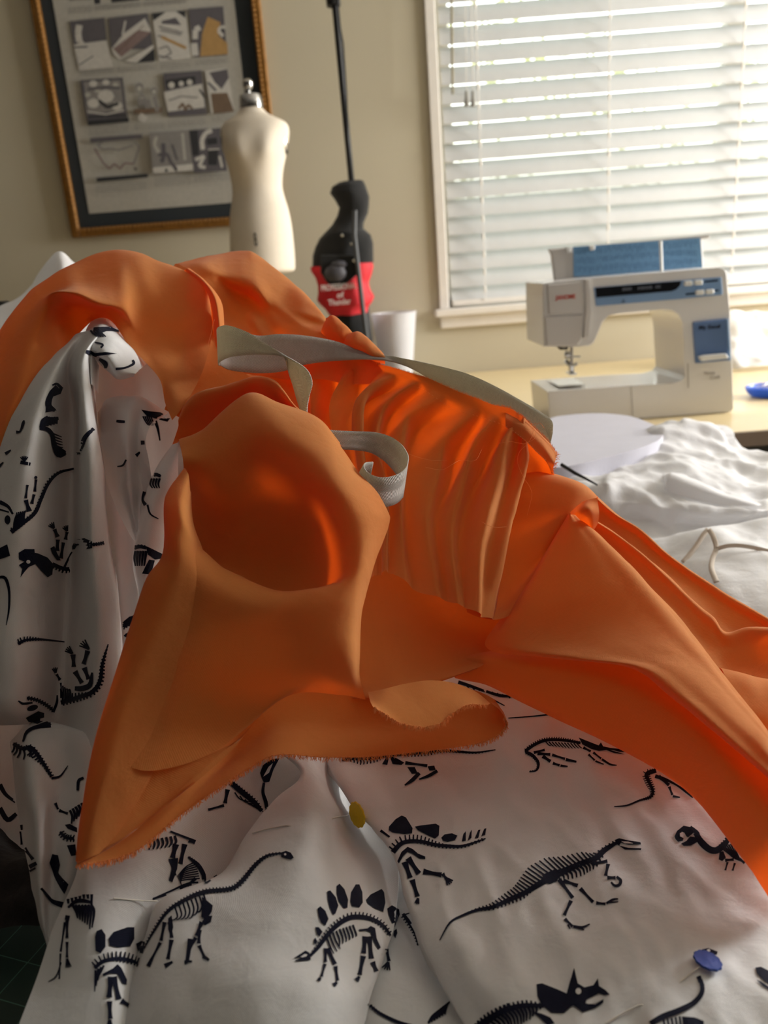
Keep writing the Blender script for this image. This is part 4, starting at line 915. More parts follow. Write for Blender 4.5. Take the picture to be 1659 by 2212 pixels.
# upright folds on the left
DL = [
 [(150,735,.66),(165,722,.65),(190,712,.645),(215,706,.64),(240,706,.645),(262,715,.66)],
 [(90,800,.625),(125,790,.61),(148,785,.63),(172,772,.605),(193,765,.61),(208,790,.66)],
 [(20,900,.60),(85,890,.58),(155,880,.61),(178,870,.585),(199,893,.59),(208,900,.645)],
 [(-30,1010,.585),(60,1010,.56),(155,1000,.595),(190,1005,.565),(216,1017,.575),(224,1020,.63)],
 [(-150,1150,.585),(40,1150,.545),(152,1150,.58),(192,1150,.552),(226,1150,.565),(235,1155,.62)],
 [(-160,1300,.575),(30,1300,.535),(145,1300,.57),(202,1290,.542),(248,1285,.555),(256,1290,.61)],
 [(-160,1450,.565),(25,1450,.522),(134,1450,.555),(205,1440,.532),(262,1430,.545),(275,1440,.60)],
 [(-160,1530,.56),(20,1530,.52),(124,1540,.548),(200,1560,.525),(262,1560,.535),(280,1580,.575)],
 [(-160,1570,.57),(20,1566,.535),(118,1570,.55),(190,1640,.515),(235,1680,.52),(270,1700,.56)]]
DL = [[(x, y, d+(-.006, -.010, .022, -.006, .004, .012)[k]*min(1, max(0, (y-740)/160))) for k, (x, y, d) in enumerate(r)] for r in DL]
D.sheet(DL, n=9, wr=.0016, ws=16, ridge=.0008)
# rolled top of the folds
D.sheet([
 [(200,690,.69),(228,688,.68),(255,712,.68),(290,752,.68),(318,785,.68)],
 [(180,722,.655),(214,705,.645),(250,722,.64),(284,757,.64),(312,790,.645)],
 [(172,752,.632),(205,738,.622),(240,748,.618),(272,775,.622),(300,800,.63)],
 [(188,762,.622),(212,762,.614),(236,782,.610),(258,806,.612),(292,808,.62)],
 [(196,770,.64),(216,780,.635),(236,800,.63),(256,818,.63),(290,812,.64)]], n=7, wr=.002, ws=30)
D.sheet([
 [(186,760,.635),(192,764,.615),(202,770,.615),(214,790,.63)],[(190,830,.625),(196,830,.605),(203,835,.61),(212,850,.63)]], n=6, wr=0)
# deep inner folds
D.sheet([
 [(170,770,.70),(240,780,.70),(300,780,.705),(345,800,.70),(400,850,.70)],
 [(180,900,.70),(230,900,.69),(290,900,.70),(340,900,.695),(420,920,.69)],
 [(190,1050,.69),(240,1050,.675),(290,1050,.69),(350,1050,.68),(440,1080,.67)],
 [(200,1200,.67),(250,1200,.655),(290,1200,.67),(350,1200,.66),(440,1230,.65)],
 [(220,1350,.65),(260,1350,.635),(300,1350,.645),(350,1350,.63),(430,1380,.62)],
 [(230,1500,.60),(270,1500,.59),(310,1500,.595),(350,1500,.59),(430,1520,.58)]], n=8, wr=.003, ws=22)
D.sheet([
 [(216,905,.69),(236,880,.68),(275,873,.68),(312,876,.68),(360,905,.68)],
 [(211,892,.665),(232,866,.65),(273,860,.645),(312,863,.645),(360,894,.655)],
 [(213,950,.655),(245,925,.645),(272,930,.63),(300,930,.64),(318,940,.625)],
 [(232,1045,.65),(256,1030,.64),(278,1035,.625),(300,1040,.64),(330,1050,.63)],
 [(262,1120,.645),(275,1115,.635),(288,1120,.625),(305,1125,.635),(330,1140,.64)],
 [(292,1170,.64),(298,1170,.635),(304,1172,.63),(312,1175,.635),(330,1180,.65)]], n=8, wr=.0022, ws=34)
D.sheet([
 [(372,960,.655),(382,955,.635),(392,960,.63),(404,990,.64)],
 [(324,1036,.64),(340,1020,.62),(362,1030,.615),(396,1050,.63)],
 [(303,1092,.635),(320,1085,.612),(345,1095,.61),(385,1110,.63)],
 [(292,1170,.625),(308,1165,.603),(330,1175,.60),(370,1190,.62)],
 [(286,1230,.62),(300,1225,.598),(322,1235,.597),(350,1250,.615)],
 [(298,1300,.615),(306,1300,.595),(318,1310,.595),(340,1330,.61)],
 [(280,1390,.60),(292,1390,.58),(306,1400,.58),(330,1420,.60)]], n=8, wr=.0016, ws=28)
# hidden backing sheet, added to stop light shining through the orange flap
D.sheet([
 [(385,940,.62),(480,915,.63),(590,895,.60),(690,925,.585),(728,970,.58)],
 [(385,1000,.60),(475,990,.61),(595,980,.585),(705,1000,.565),(765,1022,.563)],
 [(385,1060,.60),(470,1060,.60),(600,1050,.585),(725,1060,.545),(805,1068,.548)],
 [(380,1120,.595),(470,1130,.595),(610,1120,.57),(740,1110,.53),(829,1110,.538)],
 [(375,1200,.59),(460,1210,.585),(610,1210,.57),(740,1200,.52),(805,1215,.522)],
 [(350,1350,.56),(450,1360,.55),(570,1370,.53),(690,1370,.50),(772,1350,.512)],
 [(300,1500,.54),(420,1510,.53),(540,1510,.52),(650,1480,.51),(765,1450,.512)]], n=7, wr=.002, ws=16)
# lower left lobes
D.sheet([
 [(25,1640,.56),(62,1590,.56),(127,1590,.56),(200,1620,.55),(260,1680,.54)],
 [(22,1604,.535),(60,1570,.53),(130,1568,.53),(200,1595,.52),(250,1650,.52)],
 [(30,1700,.515),(70,1690,.495),(130,1690,.505),(180,1700,.495),(225,1720,.50)],
 [(46,1790,.50),(80,1785,.48),(120,1790,.49),(160,1800,.48),(195,1820,.485)],
 [(60,1880,.485),(85,1890,.468),(115,1900,.475),(140,1910,.466),(170,1930,.47)],
 [(78,1975,.47),(92,1990,.456),(105,2000,.458),(118,2010,.455),(135,2020,.458)],
 [(100,2035,.458),(104,2045,.45),(110,2050,.45),(116,2052,.45),(124,2058,.452)]], n=7, wr=.0018, ws=20)
D.sheet([[(-300,1540,.62),(-140,1540,.62),(-40,1540,.61),(40,1540,.60),(120,1560,.60)],[(-310,1680,.59),(-140,1680,.60),(-40,1680,.58),(20,1680,.575),(80,1700,.57)],[(-330,1800,.55),(-140,1780,.56),(-40,1790,.545),(20,1790,.54),(80,1800,.53)],[(-340,1900,.52),(-140,1850,.55),(-40,1850,.54),(20,1850,.53),(80,1850,.52)],[(-360,2050,.49),(-140,2000,.50),(-40,1950,.50),(20,1930,.505),(80,1900,.50)]], n=7, wr=.004, ws=18)
# broad front panel, right
FA = [
 [(690,1560,.61),(830,1500,.635),(970,1440,.65),(1130,1450,.63),(1300,1510,.60),(1480,1590,.57),(1720,1750,.52)],
 [(710,1650,.575),(830,1640,.588),(960,1600,.595),(1110,1590,.588),(1270,1620,.568),(1450,1700,.532),(1720,1860,.475)],
 [(770,1742,.54),(860,1740,.545),(980,1720,.55),(1120,1710,.545),(1270,1740,.53),(1450,1810,.495),(1720,1950,.45)],
 [(851,1845,.505),(920,1840,.505),(1020,1830,.505),(1140,1830,.50),(1290,1850,.49),(1460,1910,.465),(1720,2030,.425)],
 [(880,1945,.475),(950,1945,.47),(1050,1945,.465),(1170,1950,.46),(1310,1970,.45),(1470,2010,.43),(1720,2110,.40)],
 [(922,2080,.44),(990,2070,.43),(1090,2070,.425),(1200,2075,.42),(1330,2090,.41),(1480,2120,.395),(1720,2190,.375)],
 [(1005,2240,.405),(1060,2230,.395),(1140,2230,.385),(1240,2235,.38),(1350,2245,.375),(1490,2260,.365),(1720,2300,.355)],
 [(1050,2330,.39),(1100,2330,.38),(1180,2330,.37),(1270,2330,.365),(1370,2340,.36),(1510,2350,.35),(1720,2400,.34)]]
FA = [[(r[0][0]+6, r[0][1]+2, r[0][2]+.03)]+r for r in FA]
D.sheet(FA, n=14, floor=.014, wr=.0022, ws=20, ridge=.0021, aniso=(1.6, .8, .8))
# middle hump
FB = [
 [(560,1600,.575),(620,1600,.57),(660,1600,.57),(700,1610,.585),(740,1640,.61)],
 [(650,1666,.545),(662,1662,.543),(690,1675,.55),(720,1705,.57),(760,1745,.60)],
 [(591,1733,.52),(640,1735,.508),(690,1745,.508),(740,1765,.54),(800,1800,.58)],
 [(536,1805,.50),(610,1810,.482),(680,1820,.478),(750,1840,.508),(850,1870,.545)],
 [(485,1885,.475),(570,1890,.458),(660,1900,.452),(760,1920,.468),(860,1950,.51)],
 [(359,1944,.455),(480,1960,.44),(620,1980,.428),(760,2000,.435),(842,2022,.46)],
 [(322,2020,.435),(450,2040,.42),(600,2060,.408),(740,2080,.41),(817,2095,.43)],
 [(290,2125,.415),(430,2130,.40),(580,2140,.388),(710,2150,.388),(793,2155,.405)],
 [(268,2240,.395),(420,2240,.38),(560,2250,.37),(680,2260,.37),(766,2262,.385)],
 [(250,2330,.385),(410,2330,.37),(550,2340,.36),(670,2350,.36),(740,2350,.37)]]
FB = [[(r[0][0]+8, r[0][1]+3, r[0][2]+.025)]+r+[(r[-1][0]-6, r[-1][1]+2, r[-1][2]+.02)] for r in FB]
D.sheet(FB, n=10, ridge=.0011, floor=.011, wr=.0018, ws=16)
D.sheet([
 [(700,1660,.63),(780,1720,.62),(860,1780,.61),(950,1830,.60)],
 [(740,1800,.59),(800,1830,.575),(880,1870,.57),(950,1900,.56)],
 [(770,1900,.53),(810,1910,.52),(890,1930,.515),(980,1960,.50)],
 [(760,2020,.485),(830,2030,.478),(900,2050,.472),(1000,2090,.46)],
 [(740,2130,.445),(820,2140,.435),(900,2150,.432),(1010,2190,.42)],
 [(720,2260,.41),(820,2260,.405),(920,2270,.40),(1040,2290,.395)],
 [(700,2340,.395),(820,2340,.39),(920,2340,.385),(1040,2350,.38)]], n=7, wr=.0022, ws=20, floor=.004)
# lower left panel and the hollow behind it
D.sheet([
 [(150,1780,.50),(240,1760,.505),(340,1690,.525),(450,1620,.56),(560,1590,.59),(680,1590,.61)],
 [(169,1868,.466),(207,1868,.463),(310,1835,.475),(430,1770,.52),(560,1730,.56),(660,1720,.585)],
 [(139,1949,.448),(203,1950,.442),(290,1940,.452),(400,1890,.49),(530,1840,.53),(640,1830,.55)],
 [(110,2012,.435),(203,2020,.428),(270,2020,.435),(360,1990,.465),(480,1940,.495),(600,1940,.51)],
 [(76,2117,.418),(203,2120,.41),(262,2120,.413),(330,2120,.43),(440,2100,.445),(560,2100,.45)],
 [(35,2230,.397),(203,2240,.39),(254,2240,.391),(310,2250,.402),(420,2250,.41),(540,2250,.41)],
 [(10,2330,.385),(203,2330,.375),(254,2330,.375),(310,2340,.385),(420,2340,.39),(540,2340,.39)]], n=8, wr=.0014, ws=16, floor=.007)
NF_D = len(D.f)

# ---------------- the printed skeletons: drawn in the picture's units, pressed onto the cloth
bv = BVHTree.FromPolygons(D.v, D.f, epsilon=0)
PV, PF, PM_ = [], [], []
INK = [1, 0.0]
def cast(px, py):
    r = ray(px, py).normalized(); h = bv.ray_cast(CAM, r)
    if h[0] is None: return None
    n = h[1] if h[1].dot(r) < 0 else -h[1]
    return h[0]+n*(.0004+INK[1])-r*.0002
def ptri(pts, faces):
    W = [cast(*p) for p in pts]; b_ = len(PV); idx = {}
    for f in faces:
        if any(W[i] is None for i in f): continue
        d = [(W[i]-CAM).length for i in f]
        if max(d)-min(d) > .016: continue
        o_ = []
        for i in f:
            if i not in idx: idx[i] = len(PV); PV.append(tuple(W[i]))
            o_.append(idx[i])
        PF.append(tuple(o_)); PM_.append(INK[0])
def stroke(pts, w, cap=True):
    """tapering stroke; w = one width or a list"""
    P = [Vector((x, y)) for x, y in pts]
    ws = [v_*1.3+.3 for v_ in (list(w) if isinstance(w, (list, tuple)) else [w]*len(P))]
    if len(P) > 2:
        X = crline([Vector((p.x, p.y, q_)) for p, q_ in zip(P, ws)], max(2, 4))
    else:
        X = [Vector((P[0].x, P[0].y, ws[0])), Vector((P[1].x, P[1].y, ws[-1]))]
    Y = [X[0]]
    for a, b in zip(X, X[1:]):
        n = max(1, int((b-a).length/7))
        for i in range(1, n+1): Y.append(a.lerp(b, i/n))
    V_, F_ = [], []
    for i, p in enumerate(Y):
        t = (Y[min(i+1, len(Y)-1)]-Y[max(i-1, 0)]); l = math.hypot(t.x, t.y) or 1; nx, ny = -t.y/l, t.x/l; h = max(p.z, .5)/2
        V_ += [(p.x+nx*h, p.y+ny*h), (p.x, p.y), (p.x-nx*h, p.y-ny*h)]
    for i in range(len(Y)-1):
        a = i*3; F_ += [(a, a+1, a+4, a+3), (a+1, a+2, a+5, a+4)]
    ptri(V_, F_)
def blob(pts, step=7):
    """filled outline, cut into small cells so it follows the cloth"""
    P = [Vector((x, y, 0)) for x, y in pts]
    c = sum(P, Vector())/len(P); Q = []
    for a, b in zip(P, P[1:]+P[:1]):
        n = max(1, int((b-a).length/step))
        for i in range(n): Q.append(a.lerp(b, i/n))
    tris = tessellate_polygon([Q]); T_ = [tuple(Q[i] for i in t) for t in tris]
    out = []
    while T_:
        t = T_.pop(); L_ = [(t[(i+1) % 3]-t[i]).length for i in range(3)]; k = L_.index(max(L_))
        if L_[k] > step*1.8:
            a, b, c_ = t[k], t[(k+1) % 3], t[(k+2) % 3]; mdd = (a+b)/2; T_ += [(a, mdd, c_), (mdd, b, c_)]
        else: out.append(t)
    for t in out: ptri([(p.x, p.y) for p in t], [(0, 1, 2)])
def spine(pts, w, up=None, dn=None, every=9, uw=3, lean=.3, dlean=.3, t0=0, t1=1, d0=0, d1=1):
    """backbone with a row of spikes: up / dn = lengths along it"""
    stroke(pts, w)
    X = crline([Vector((x, y, 0)) for x, y in pts], 10); L_ = [0]
    for a, b in zip(X, X[1:]): L_.append(L_[-1]+(b-a).length)
    tot = L_[-1]; s = every/2
    def val(v, t):
        if not isinstance(v, (list, tuple)): return v
        k = t*(len(v)-1); i = min(int(k), len(v)-2); return v[i]*(1-(k-i))+v[i+1]*(k-i)
    while s < tot:
        i = max(j for j in range(len(L_)) if L_[j] <= s); i = min(i, len(X)-2)
        f = (s-L_[i])/max(1e-6, L_[i+1]-L_[i]); p = X[i].lerp(X[i+1], f); t = (X[i+1]-X[i]).normalized(); n = Vector((t.y, -t.x, 0)); tt = s/tot
        if up and t0 <= tt <= t1:
            h = val(up, tt); e = p+n*h+t*h*lean; stroke([(p.x, p.y), (e.x, e.y)], [uw, uw*.6])
        if dn and d0 <= tt <= d1:
            h = val(dn, tt); q1 = p-n*h*.5+t*h*dlean*.6; e = p-n*h+t*h*dlean*.4; stroke([(p.x, p.y), (q1.x, q1.y), (e.x, e.y)], [uw*1.1, uw, uw*.6])
        s += every
def bone(a, b, w0=7, w1=6, mid=4):
    m_ = ((a[0]+b[0])/2, (a[1]+b[1])/2); stroke([a, (a[0]*.8+b[0]*.2, a[1]*.8+b[1]*.2), m_, (a[0]*.2+b[0]*.8, a[1]*.2+b[1]*.8), b], [w0, w0*.8, mid, w1*.8, w1])
def leg(*pts, w=(10, 8, 5)):
    for i, (a, b) in enumerate(zip(pts, pts[1:])):
        l = math.hypot(b[0]-a[0], b[1]-a[1]) or 1; g = min(2/l, .1); a2 = (a[0]+(b[0]-a[0])*g, a[1]+(b[1]-a[1])*g); b2 = (b[0]-(b[0]-a[0])*g, b[1]-(b[1]-a[1])*g)
        k = w[min(i, len(w)-1)]; bone(a2, b2, k, k*.85, k*.6)
def toes(p, ang, n=3, l=14, w=3, spread=.35):
    for i in range(n):
        a = ang+(i-(n-1)/2)*spread; stroke([p, (p[0]+l*math.cos(a), p[1]+l*math.sin(a))], [w, w*.5])
def fl(f, pts): return [f(*p) for p in pts]
def ell(cx, cy, a, b, ang=0, n=16): return [(cx+a*math.cos(t)*math.cos(ang)-b*math.sin(t)*math.sin(ang), cy+a*math.cos(t)*math.sin(ang)+b*math.sin(t)*math.cos(ang)) for t in [2*math.pi*i/n for i in range(n)]]
def q2(x, y): return (x/2.37, 1400+y/2.37)            # lower-left crop
def q3(x, y): return (600+x/3.106, 1500+y/3.106)       # lower-middle crop
def q4(x, y): return (1000+x/2.5173, 1450+y/2.5173)    # lower-right crop
def ql(x, y): return (x/2.458, 700+y/2.458)            # left crop

# long-necked one, centre left
spine(fl(q2, [(740,1540),(790,1450),(860,1350),(950,1290),(1050,1250),(1180,1235),(1240,1195),(1310,1110),(1370,1065),(1440,1052)]), [1.5,3.5,5,6,6.5,6,6.5,6,4,2.5], up=[3,5,6,6,7,7,7,6,5,3], dn=[0,3,4,5,5,6,7,6,5,3], every=7.2, uw=2.4, lean=-.1)
blob(fl(q2, [(1437,1050),(1465,1040),(1490,1050),(1505,1075),(1490,1085),(1460,1078),(1442,1072)]))
for i in range(8):
    x = 895+i*21; y = 1325-i*9; stroke(fl(q2, [(x,y),(x+14,y+48),(x+4,y+88-abs(i-4)*6),(x-12,y+98-abs(i-4)*7)]), [3,2.6,2.2,1.2])
blob(fl(q2, [(1035,1275),(1090,1320),(1085,1350),(1060,1390),(1030,1380),(1035,1330)])); blob(fl(q2, [(1050,1375),(1088,1372),(1080,1405),(1050,1422),(1035,1405)]))
leg(q2(1035,1400), q2(1005,1480), q2(965,1555), w=(8,7)); leg(q2(1022,1440), q2(1018,1520), q2(1050,1590), w=(8,7)); stroke(fl(q2, [(975,1490),(960,1600),(945,1610)]), [8,6,6]); stroke(fl(q2, [(1040,1580),(1072,1600)]), [7,4]); stroke(fl(q2, [(950,1605),(985,1607)]), [6,3])
blob(fl(q2, [(862,1385),(880,1370),(888,1430),(875,1490),(862,1440)])); leg(q2(845,1400), q2(825,1505), q2(775,1600), w=(7,6)); leg(q2(870,1400), q2(880,1490), q2(860,1600), w=(8,8)); stroke(fl(q2, [(760,1632),(780,1590)]), [7,5]); stroke(fl(q2, [(845,1630),(885,1608)]), [8,4])
# plated one, centre
spine(fl(q3, [(215,1760),(270,1700),(330,1620),(400,1550),(480,1502),(570,1498),(650,1520),(710,1560),(755,1620)]), [4,6,7,7.5,8,7.5,6.5,5,3], up=[3,8,10,11,11,11,10,8,6], dn=[3,4,0,0,0,0,6,7,6], every=7.6, uw=2.8, lean=.1)
for i in range(9):
    x = 325+i*22; y = 1625-i*12 if i < 5 else 1570-(i-5)*7; stroke(fl(q3, [(x,y),(x+22,y+60),(x+(50 if i < 3 else 22),y+118-i*5)]), [3,2.8,1.5])
blob(fl(q3, [(105,1775),(150,1745),(185,1722),(210,1735),(222,1785),(180,1790),(130,1795),(112,1790),(150,1775),(160,1768)]))
for pl in ([(240,1650),(252,1635),(265,1660),(255,1680),(240,1672)], [(250,1565),(275,1565),(300,1595),(280,1628),(262,1610)], [(265,1440),(285,1425),(318,1455),(340,1510),(318,1555),(290,1535),(272,1490)], [(330,1325),(350,1318),(388,1365),(405,1420),(385,1475),(368,1482),(345,1430),(333,1380)],
           [(392,1290),(412,1273),(445,1310),(470,1380),(465,1435),(440,1440),(405,1390),(393,1340)], [(490,1330),(520,1278),(545,1278),(565,1330),(568,1400),(545,1432),(495,1425),(484,1395)], [(590,1380),(620,1345),(695,1308),(712,1330),(720,1400),(705,1462),(650,1440),(600,1405)], [(732,1440),(765,1418),(815,1445),(820,1480),(785,1565),(765,1540),(740,1480)], [(780,1590),(798,1575),(803,1605),(790,1638),(776,1620)]): blob(fl(q3, pl))
blob(fl(q3, [(540,1580),(600,1572),(620,1556),(650,1570),(660,1640),(688,1700),(670,1712),(640,1660),(618,1600),(590,1590),(545,1592)]))
leg(q3(320,1700), q3(318,1805), q3(290,1905), w=(7,6)); leg(q3(330,1700), q3(385,1820), q3(400,1930), w=(9,7)); toes(q3(285,1905), 2.2, 3, 8, 4); toes(q3(395,1935), 2.4, 3, 10, 4)
leg(q3(585,1620), q3(572,1745), w=(10,)); leg(q3(610,1620), q3(625,1780), w=(10,)); leg(q3(572,1750), q3(545,1890), w=(9,)); leg(q3(630,1790), q3(662,1865), w=(9,)); toes(q3(545,1895), 2.2, 3, 12, 4); leg(q3(728,1700), q3(748,1800), w=(7,)); toes(q3(742,1800), 1.9, 4, 18, 4)
# plated one, right panel edge
spine(fl(q3, [(775,1060),(820,1010),(870,990),(960,990),(1050,1010),(1150,1020),(1250,1018),(1395,970)]), [8,7,6.5,6,5.5,5,4,2], up=[14,15,14,10,4,3,3,4], dn=[0,0,5,6,6,5,4,3], every=8, uw=3, lean=.05)
for pl in ([(745,890),(790,840),(832,815),(860,828),(905,900),(900,935),(850,940),(770,930),(745,915)], [(920,890),(960,882),(1060,870),(1085,885),(1080,950),(1055,970),(1000,945),(940,915)], [(1097,965),(1120,942),(1170,935),(1205,950),(1190,980),(1140,992),(1110,985)], [(1235,990),(1245,940),(1262,920),(1262,985)], [(1275,985),(1290,930),(1302,910),(1300,965)], [(1320,970),(1345,912),(1360,910),(1345,965)], [(1365,955),(1385,905),(1400,900),(1392,945)]): blob(fl(q3, pl), 6)
blob(fl(q3, [(805,1120),(830,1060),(870,1025),(905,1040),(940,1070),(990,1090),(990,1108),(950,1105),(900,1070),(870,1060),(840,1090),(815,1135)])); stroke(fl(q3, [(690,915),(750,960)]), [4,3])
leg(q3(850,1120), q3(890,1240), w=(11,)); leg(q3(870,1095), q3(950,1210), w=(11,)); leg(q3(900,1240), q3(940,1365), w=(10,)); leg(q3(970,1190), q3(1105,1215), w=(10,)); bone(q3(1105,1205), q3(1130,1240), 7, 6); toes(q3(1130,1235), .9, 4, 16, 4); toes(q3(942,1370), 1.8, 3, 13, 4)
# sail-backed one
spine(fl(q4, [(-125,1465),(-70,1370),(0,1330),(80,1300),(160,1285),(250,1245),(340,1205),(430,1150),(500,1110),(570,1080),(650,1045),(720,1020),(770,975),(835,935)]), [1.5,3,4,5,6,7.5,8,10,12,10,9,9,9,5], up=[0,0,2,4,8,14,20,32,44,42,30,22,8,7], dn=[0,0,2,3,6,10,12,4,0,20,26,20,4,4], every=8.6, uw=3.4, lean=-.45, dlean=.5, t0=.1, d0=.1)
blob(fl(q4, [(430,1110),(500,1078),(535,1100),(510,1145),(470,1160),(440,1150)])); blob(fl(q4, [(825,920),(850,910),(900,922),(965,932),(968,945),(900,945),(860,935),(850,950),(900,962),(970,965),(968,975),(880,972),(840,945)]))
bone(q4(700,1050), q4(785,1035), 7, 6); leg(q4(790,1045), q4(775,1120), w=(7,)); leg(q4(780,1125), q4(835,1125), w=(7,)); stroke(fl(q4, [(835,1120),(857,1140),(850,1165),(825,1168),(805,1150)]), [4,5,5,4,3])
leg(q4(520,1130), q4(600,1240), w=(8,)); leg(q4(590,1245), q4(548,1335), w=(7,)); leg(q4(550,1345), q4(600,1395), w=(6,)); stroke(fl(q4, [(600,1390),(650,1395),(690,1378)]), [4,4,2]); stroke(fl(q4, [(600,1392),(660,1408)]), [4,2]); stroke(fl(q4, [(570,1380),(582,1405)]), [3,1.5])
leg(q4(540,1140), q4(630,1170), w=(8,)); leg(q4(635,1180), q4(712,1262), w=(7,)); leg(q4(720,1262), q4(780,1268), w=(6,)); stroke(fl(q4, [(780,1265),(815,1245),(845,1240)]), [4,4,2]); stroke(fl(q4, [(785,1262),(845,1255)]), [3,1.5])
# horned one, bottom right
blob(fl(q4, [(400,1705),(430,1700),(520,1735),(565,1755),(580,1700),(605,1615),(625,1700),(660,1722),(710,1710),(735,1672),(742,1715),(775,1735),(798,1762),(770,1765),(740,1755),(700,1775),(670,1790),(665,1810),(720,1815),(765,1785),(765,1805),(720,1835),(650,1858),(620,1835),(600,1820),(585,1830),(550,1862),(480,1860),(430,1820),(405,1770)]))
spine(fl(q4, [(60,1960),(120,1915),(200,1860),(280,1830),(350,1820),(440,1822)]), [9,10,10,9,8,6], up=[12,13,13,12,12,5], dn=[0,30,40,40,30,0], every=9, uw=4.5, lean=-.1)
blob(fl(q4, [(370,1850),(430,1865),(475,1885),(500,1918),(460,1930),(420,1890)]))
# triceratops, upper right
spine(fl(q4, [(360,548),(400,540),(410,500),(380,460),(345,440),(360,420),(410,390),(470,374),(560,378),(640,392)]), [1.5,3,4.5,5,5.5,5,5,5,4.5,4], up=[2,4,5,5,6,6,6,6,5,3], every=5, uw=2, lean=.3)
for i in range(11): stroke(fl(q4, [(450+i*17,384+i),(466+i*17,402+i),(478+i*17,416+i-abs(i-6)*1.5)]), [1.8,1.6,.9])
blob(fl(q4, [(630,362),(700,390),(738,405),(750,388),(762,410),(800,418),(860,425),(890,442),(850,440),(820,432),(800,430),(870,450),(880,454),(820,446),(780,430),(740,435),(700,425),(650,400)]), 5)
leg(q4(380,445), q4(450,428), w=(5,)); leg(q4(400,448), q4(480,455), w=(6,)); leg(q4(480,455), q4(560,480), w=(5,)); stroke(fl(q4, [(560,482),(618,494)]), [5,3]); leg(q4(430,460), q4(480,495), w=(7,)); leg(q4(485,500), q4(530,515), w=(5,)); stroke(fl(q4, [(530,515),(570,520)]), [4,2])
leg(q4(650,415), q4(700,440), w=(5,)); leg(q4(680,450), q4(720,490), w=(4,)); stroke(fl(q4, [(720,490),(765,508)]), [3,1.5]); leg(q4(705,440), q4(755,480), w=(4,)); stroke(fl(q4, [(755,480),(800,508),(836,513)]), [3.5,3,1.5])
# tail and hip at the orange edge
spine(fl(q4, [(822,738),(890,732),(960,705),(1020,685),(1032,650),(1010,600),(1000,560),(1050,542)]), [1.5,2.5,3,4,4.5,5,7,7], up=[1,2,2,3,6,9,9,5], dn=[0,0,1,3,5,8,8,0], every=4.6, uw=1.7, lean=.2)
stroke(fl(q4, [(1045,572),(1100,590),(1160,620),(1210,655),(1250,690)]), [6,5,3,4,2]); leg(q4(1060,570), q4(1125,625), w=(7,)); leg(q4(1120,625), q4(1140,680), w=(5,)); stroke(fl(q4, [(1140,682),(1180,688)]), [4,2])
# big skull at right
blob(fl(q4, [(1150,900),(1165,870),(1200,842),(1240,850),(1255,880),(1225,905),(1215,900),(1205,880),(1190,875),(1180,900),(1200,910),(1195,925),(1170,930),(1155,915)])); blob(fl(q4, [(1185,940),(1215,925),(1235,900),(1270,905),(1275,930),(1240,950),(1200,952)])); stroke(fl(q4, [(1235,850),(1275,885),(1275,920)]), [6,7,6])
spine(fl(q4, [(1265,880),(1295,930),(1340,970),(1380,975),(1420,945),(1445,915)]), [8,11,11,11,10,6], up=[4,5,6,7,8,8], dn=[3,5,6,6,3,0], every=7, uw=4)
for i in range(7): stroke(fl(q4, [(1400+i*11,960-i*4),(1440+i*9,990+i*2),(1475+i*7,1022+i*3)]), [2.6,2.2,1.2])
blob(fl(q4, [(1395,985),(1415,980),(1430,1015),(1410,1035),(1390,1025)])); leg(q4(1420,1030), q4(1478,1025), w=(6,)); leg(q4(1440,1035), q4(1425,1090), w=(4,)); leg(q4(1480,1040), q4(1465,1092), w=(4,)); leg(q4(1500,1020), q4(1535,1048), w=(6,))
# long neck lower right
spine(fl(q4, [(1020,1920),(1090,1880),(1170,1850),(1250,1810),(1295,1760),(1300,1710),(1280,1660)]), [9,10,10,9,8,7,6], up=[6,6,6,6,5,5,5], dn=[6,6,5,5,5,5,5], every=9, uw=4.5)
blob(fl(q4, [(1290,1540),(1300,1515),(1335,1508),(1385,1528),(1380,1545),(1340,1550),(1310,1548)])); blob(fl(q4, [(1190,1880),(1260,1885),(1310,1905),(1310,1930),(1200,1930)]))
for i in range(5): stroke(fl(q4, [(1090+i*22,1895-i*4),(1100+i*22,1950)]), [3.5,3])
blob(fl(q4, [(1590,1615),(1620,1610),(1680,1640),(1680,1710),(1640,1690),(1600,1650)])); blob(fl(q4, [(1595,1680),(1620,1690),(1680,1730),(1680,1745),(1630,1715)]))
# under the hem, centre
spine(fl(q3, [(430,440),(520,432),(620,430),(740,410),(860,400),(980,392),(1100,378),(1200,385),(1330,392),(1460,374)]), [5,5,6,7,6,5,5,4,3,1.5], up=[0,0,0,0,3,3,3,3,2,1], dn=[0,14,10,0,8,8,5,3,3,1], every=7, uw=2.4, d0=.05)
blob(fl(q3, [(740,410),(800,430),(850,460),(830,475),(770,470),(760,440)])); blob(fl(q3, [(700,470),(730,420),(745,430),(735,475)])); leg(q3(850,460), q3(1010,482), w=(6,)); blob(fl(q3, [(1005,485),(1050,480),(1060,510),(1018,515)])); stroke(fl(q3, [(1070,515),(1010,550),(948,572)]), [5,5,2]); blob(fl(q3, [(870,490),(920,490),(940,535),(900,535)])); stroke(fl(q3, [(950,530),(900,580),(852,612)]), [6,6,2])
stroke([(990,1474),(1015,1482),(1045,1493)], [6,5,4]); stroke([(1050,1494),(1080,1503),(1110,1505)], [4,5,3]); stroke([(1000,1484),(1045,1502),(1090,1525)], [2,2.5,1.5]); stroke([(1098,1552),(1150,1548),(1205,1542)], [1.5,2,2.5])
for i in range(9): stroke([(1008+i*11, 1482+i*2.6), (1014+i*11, 1488+i*2.6)], 1.8)
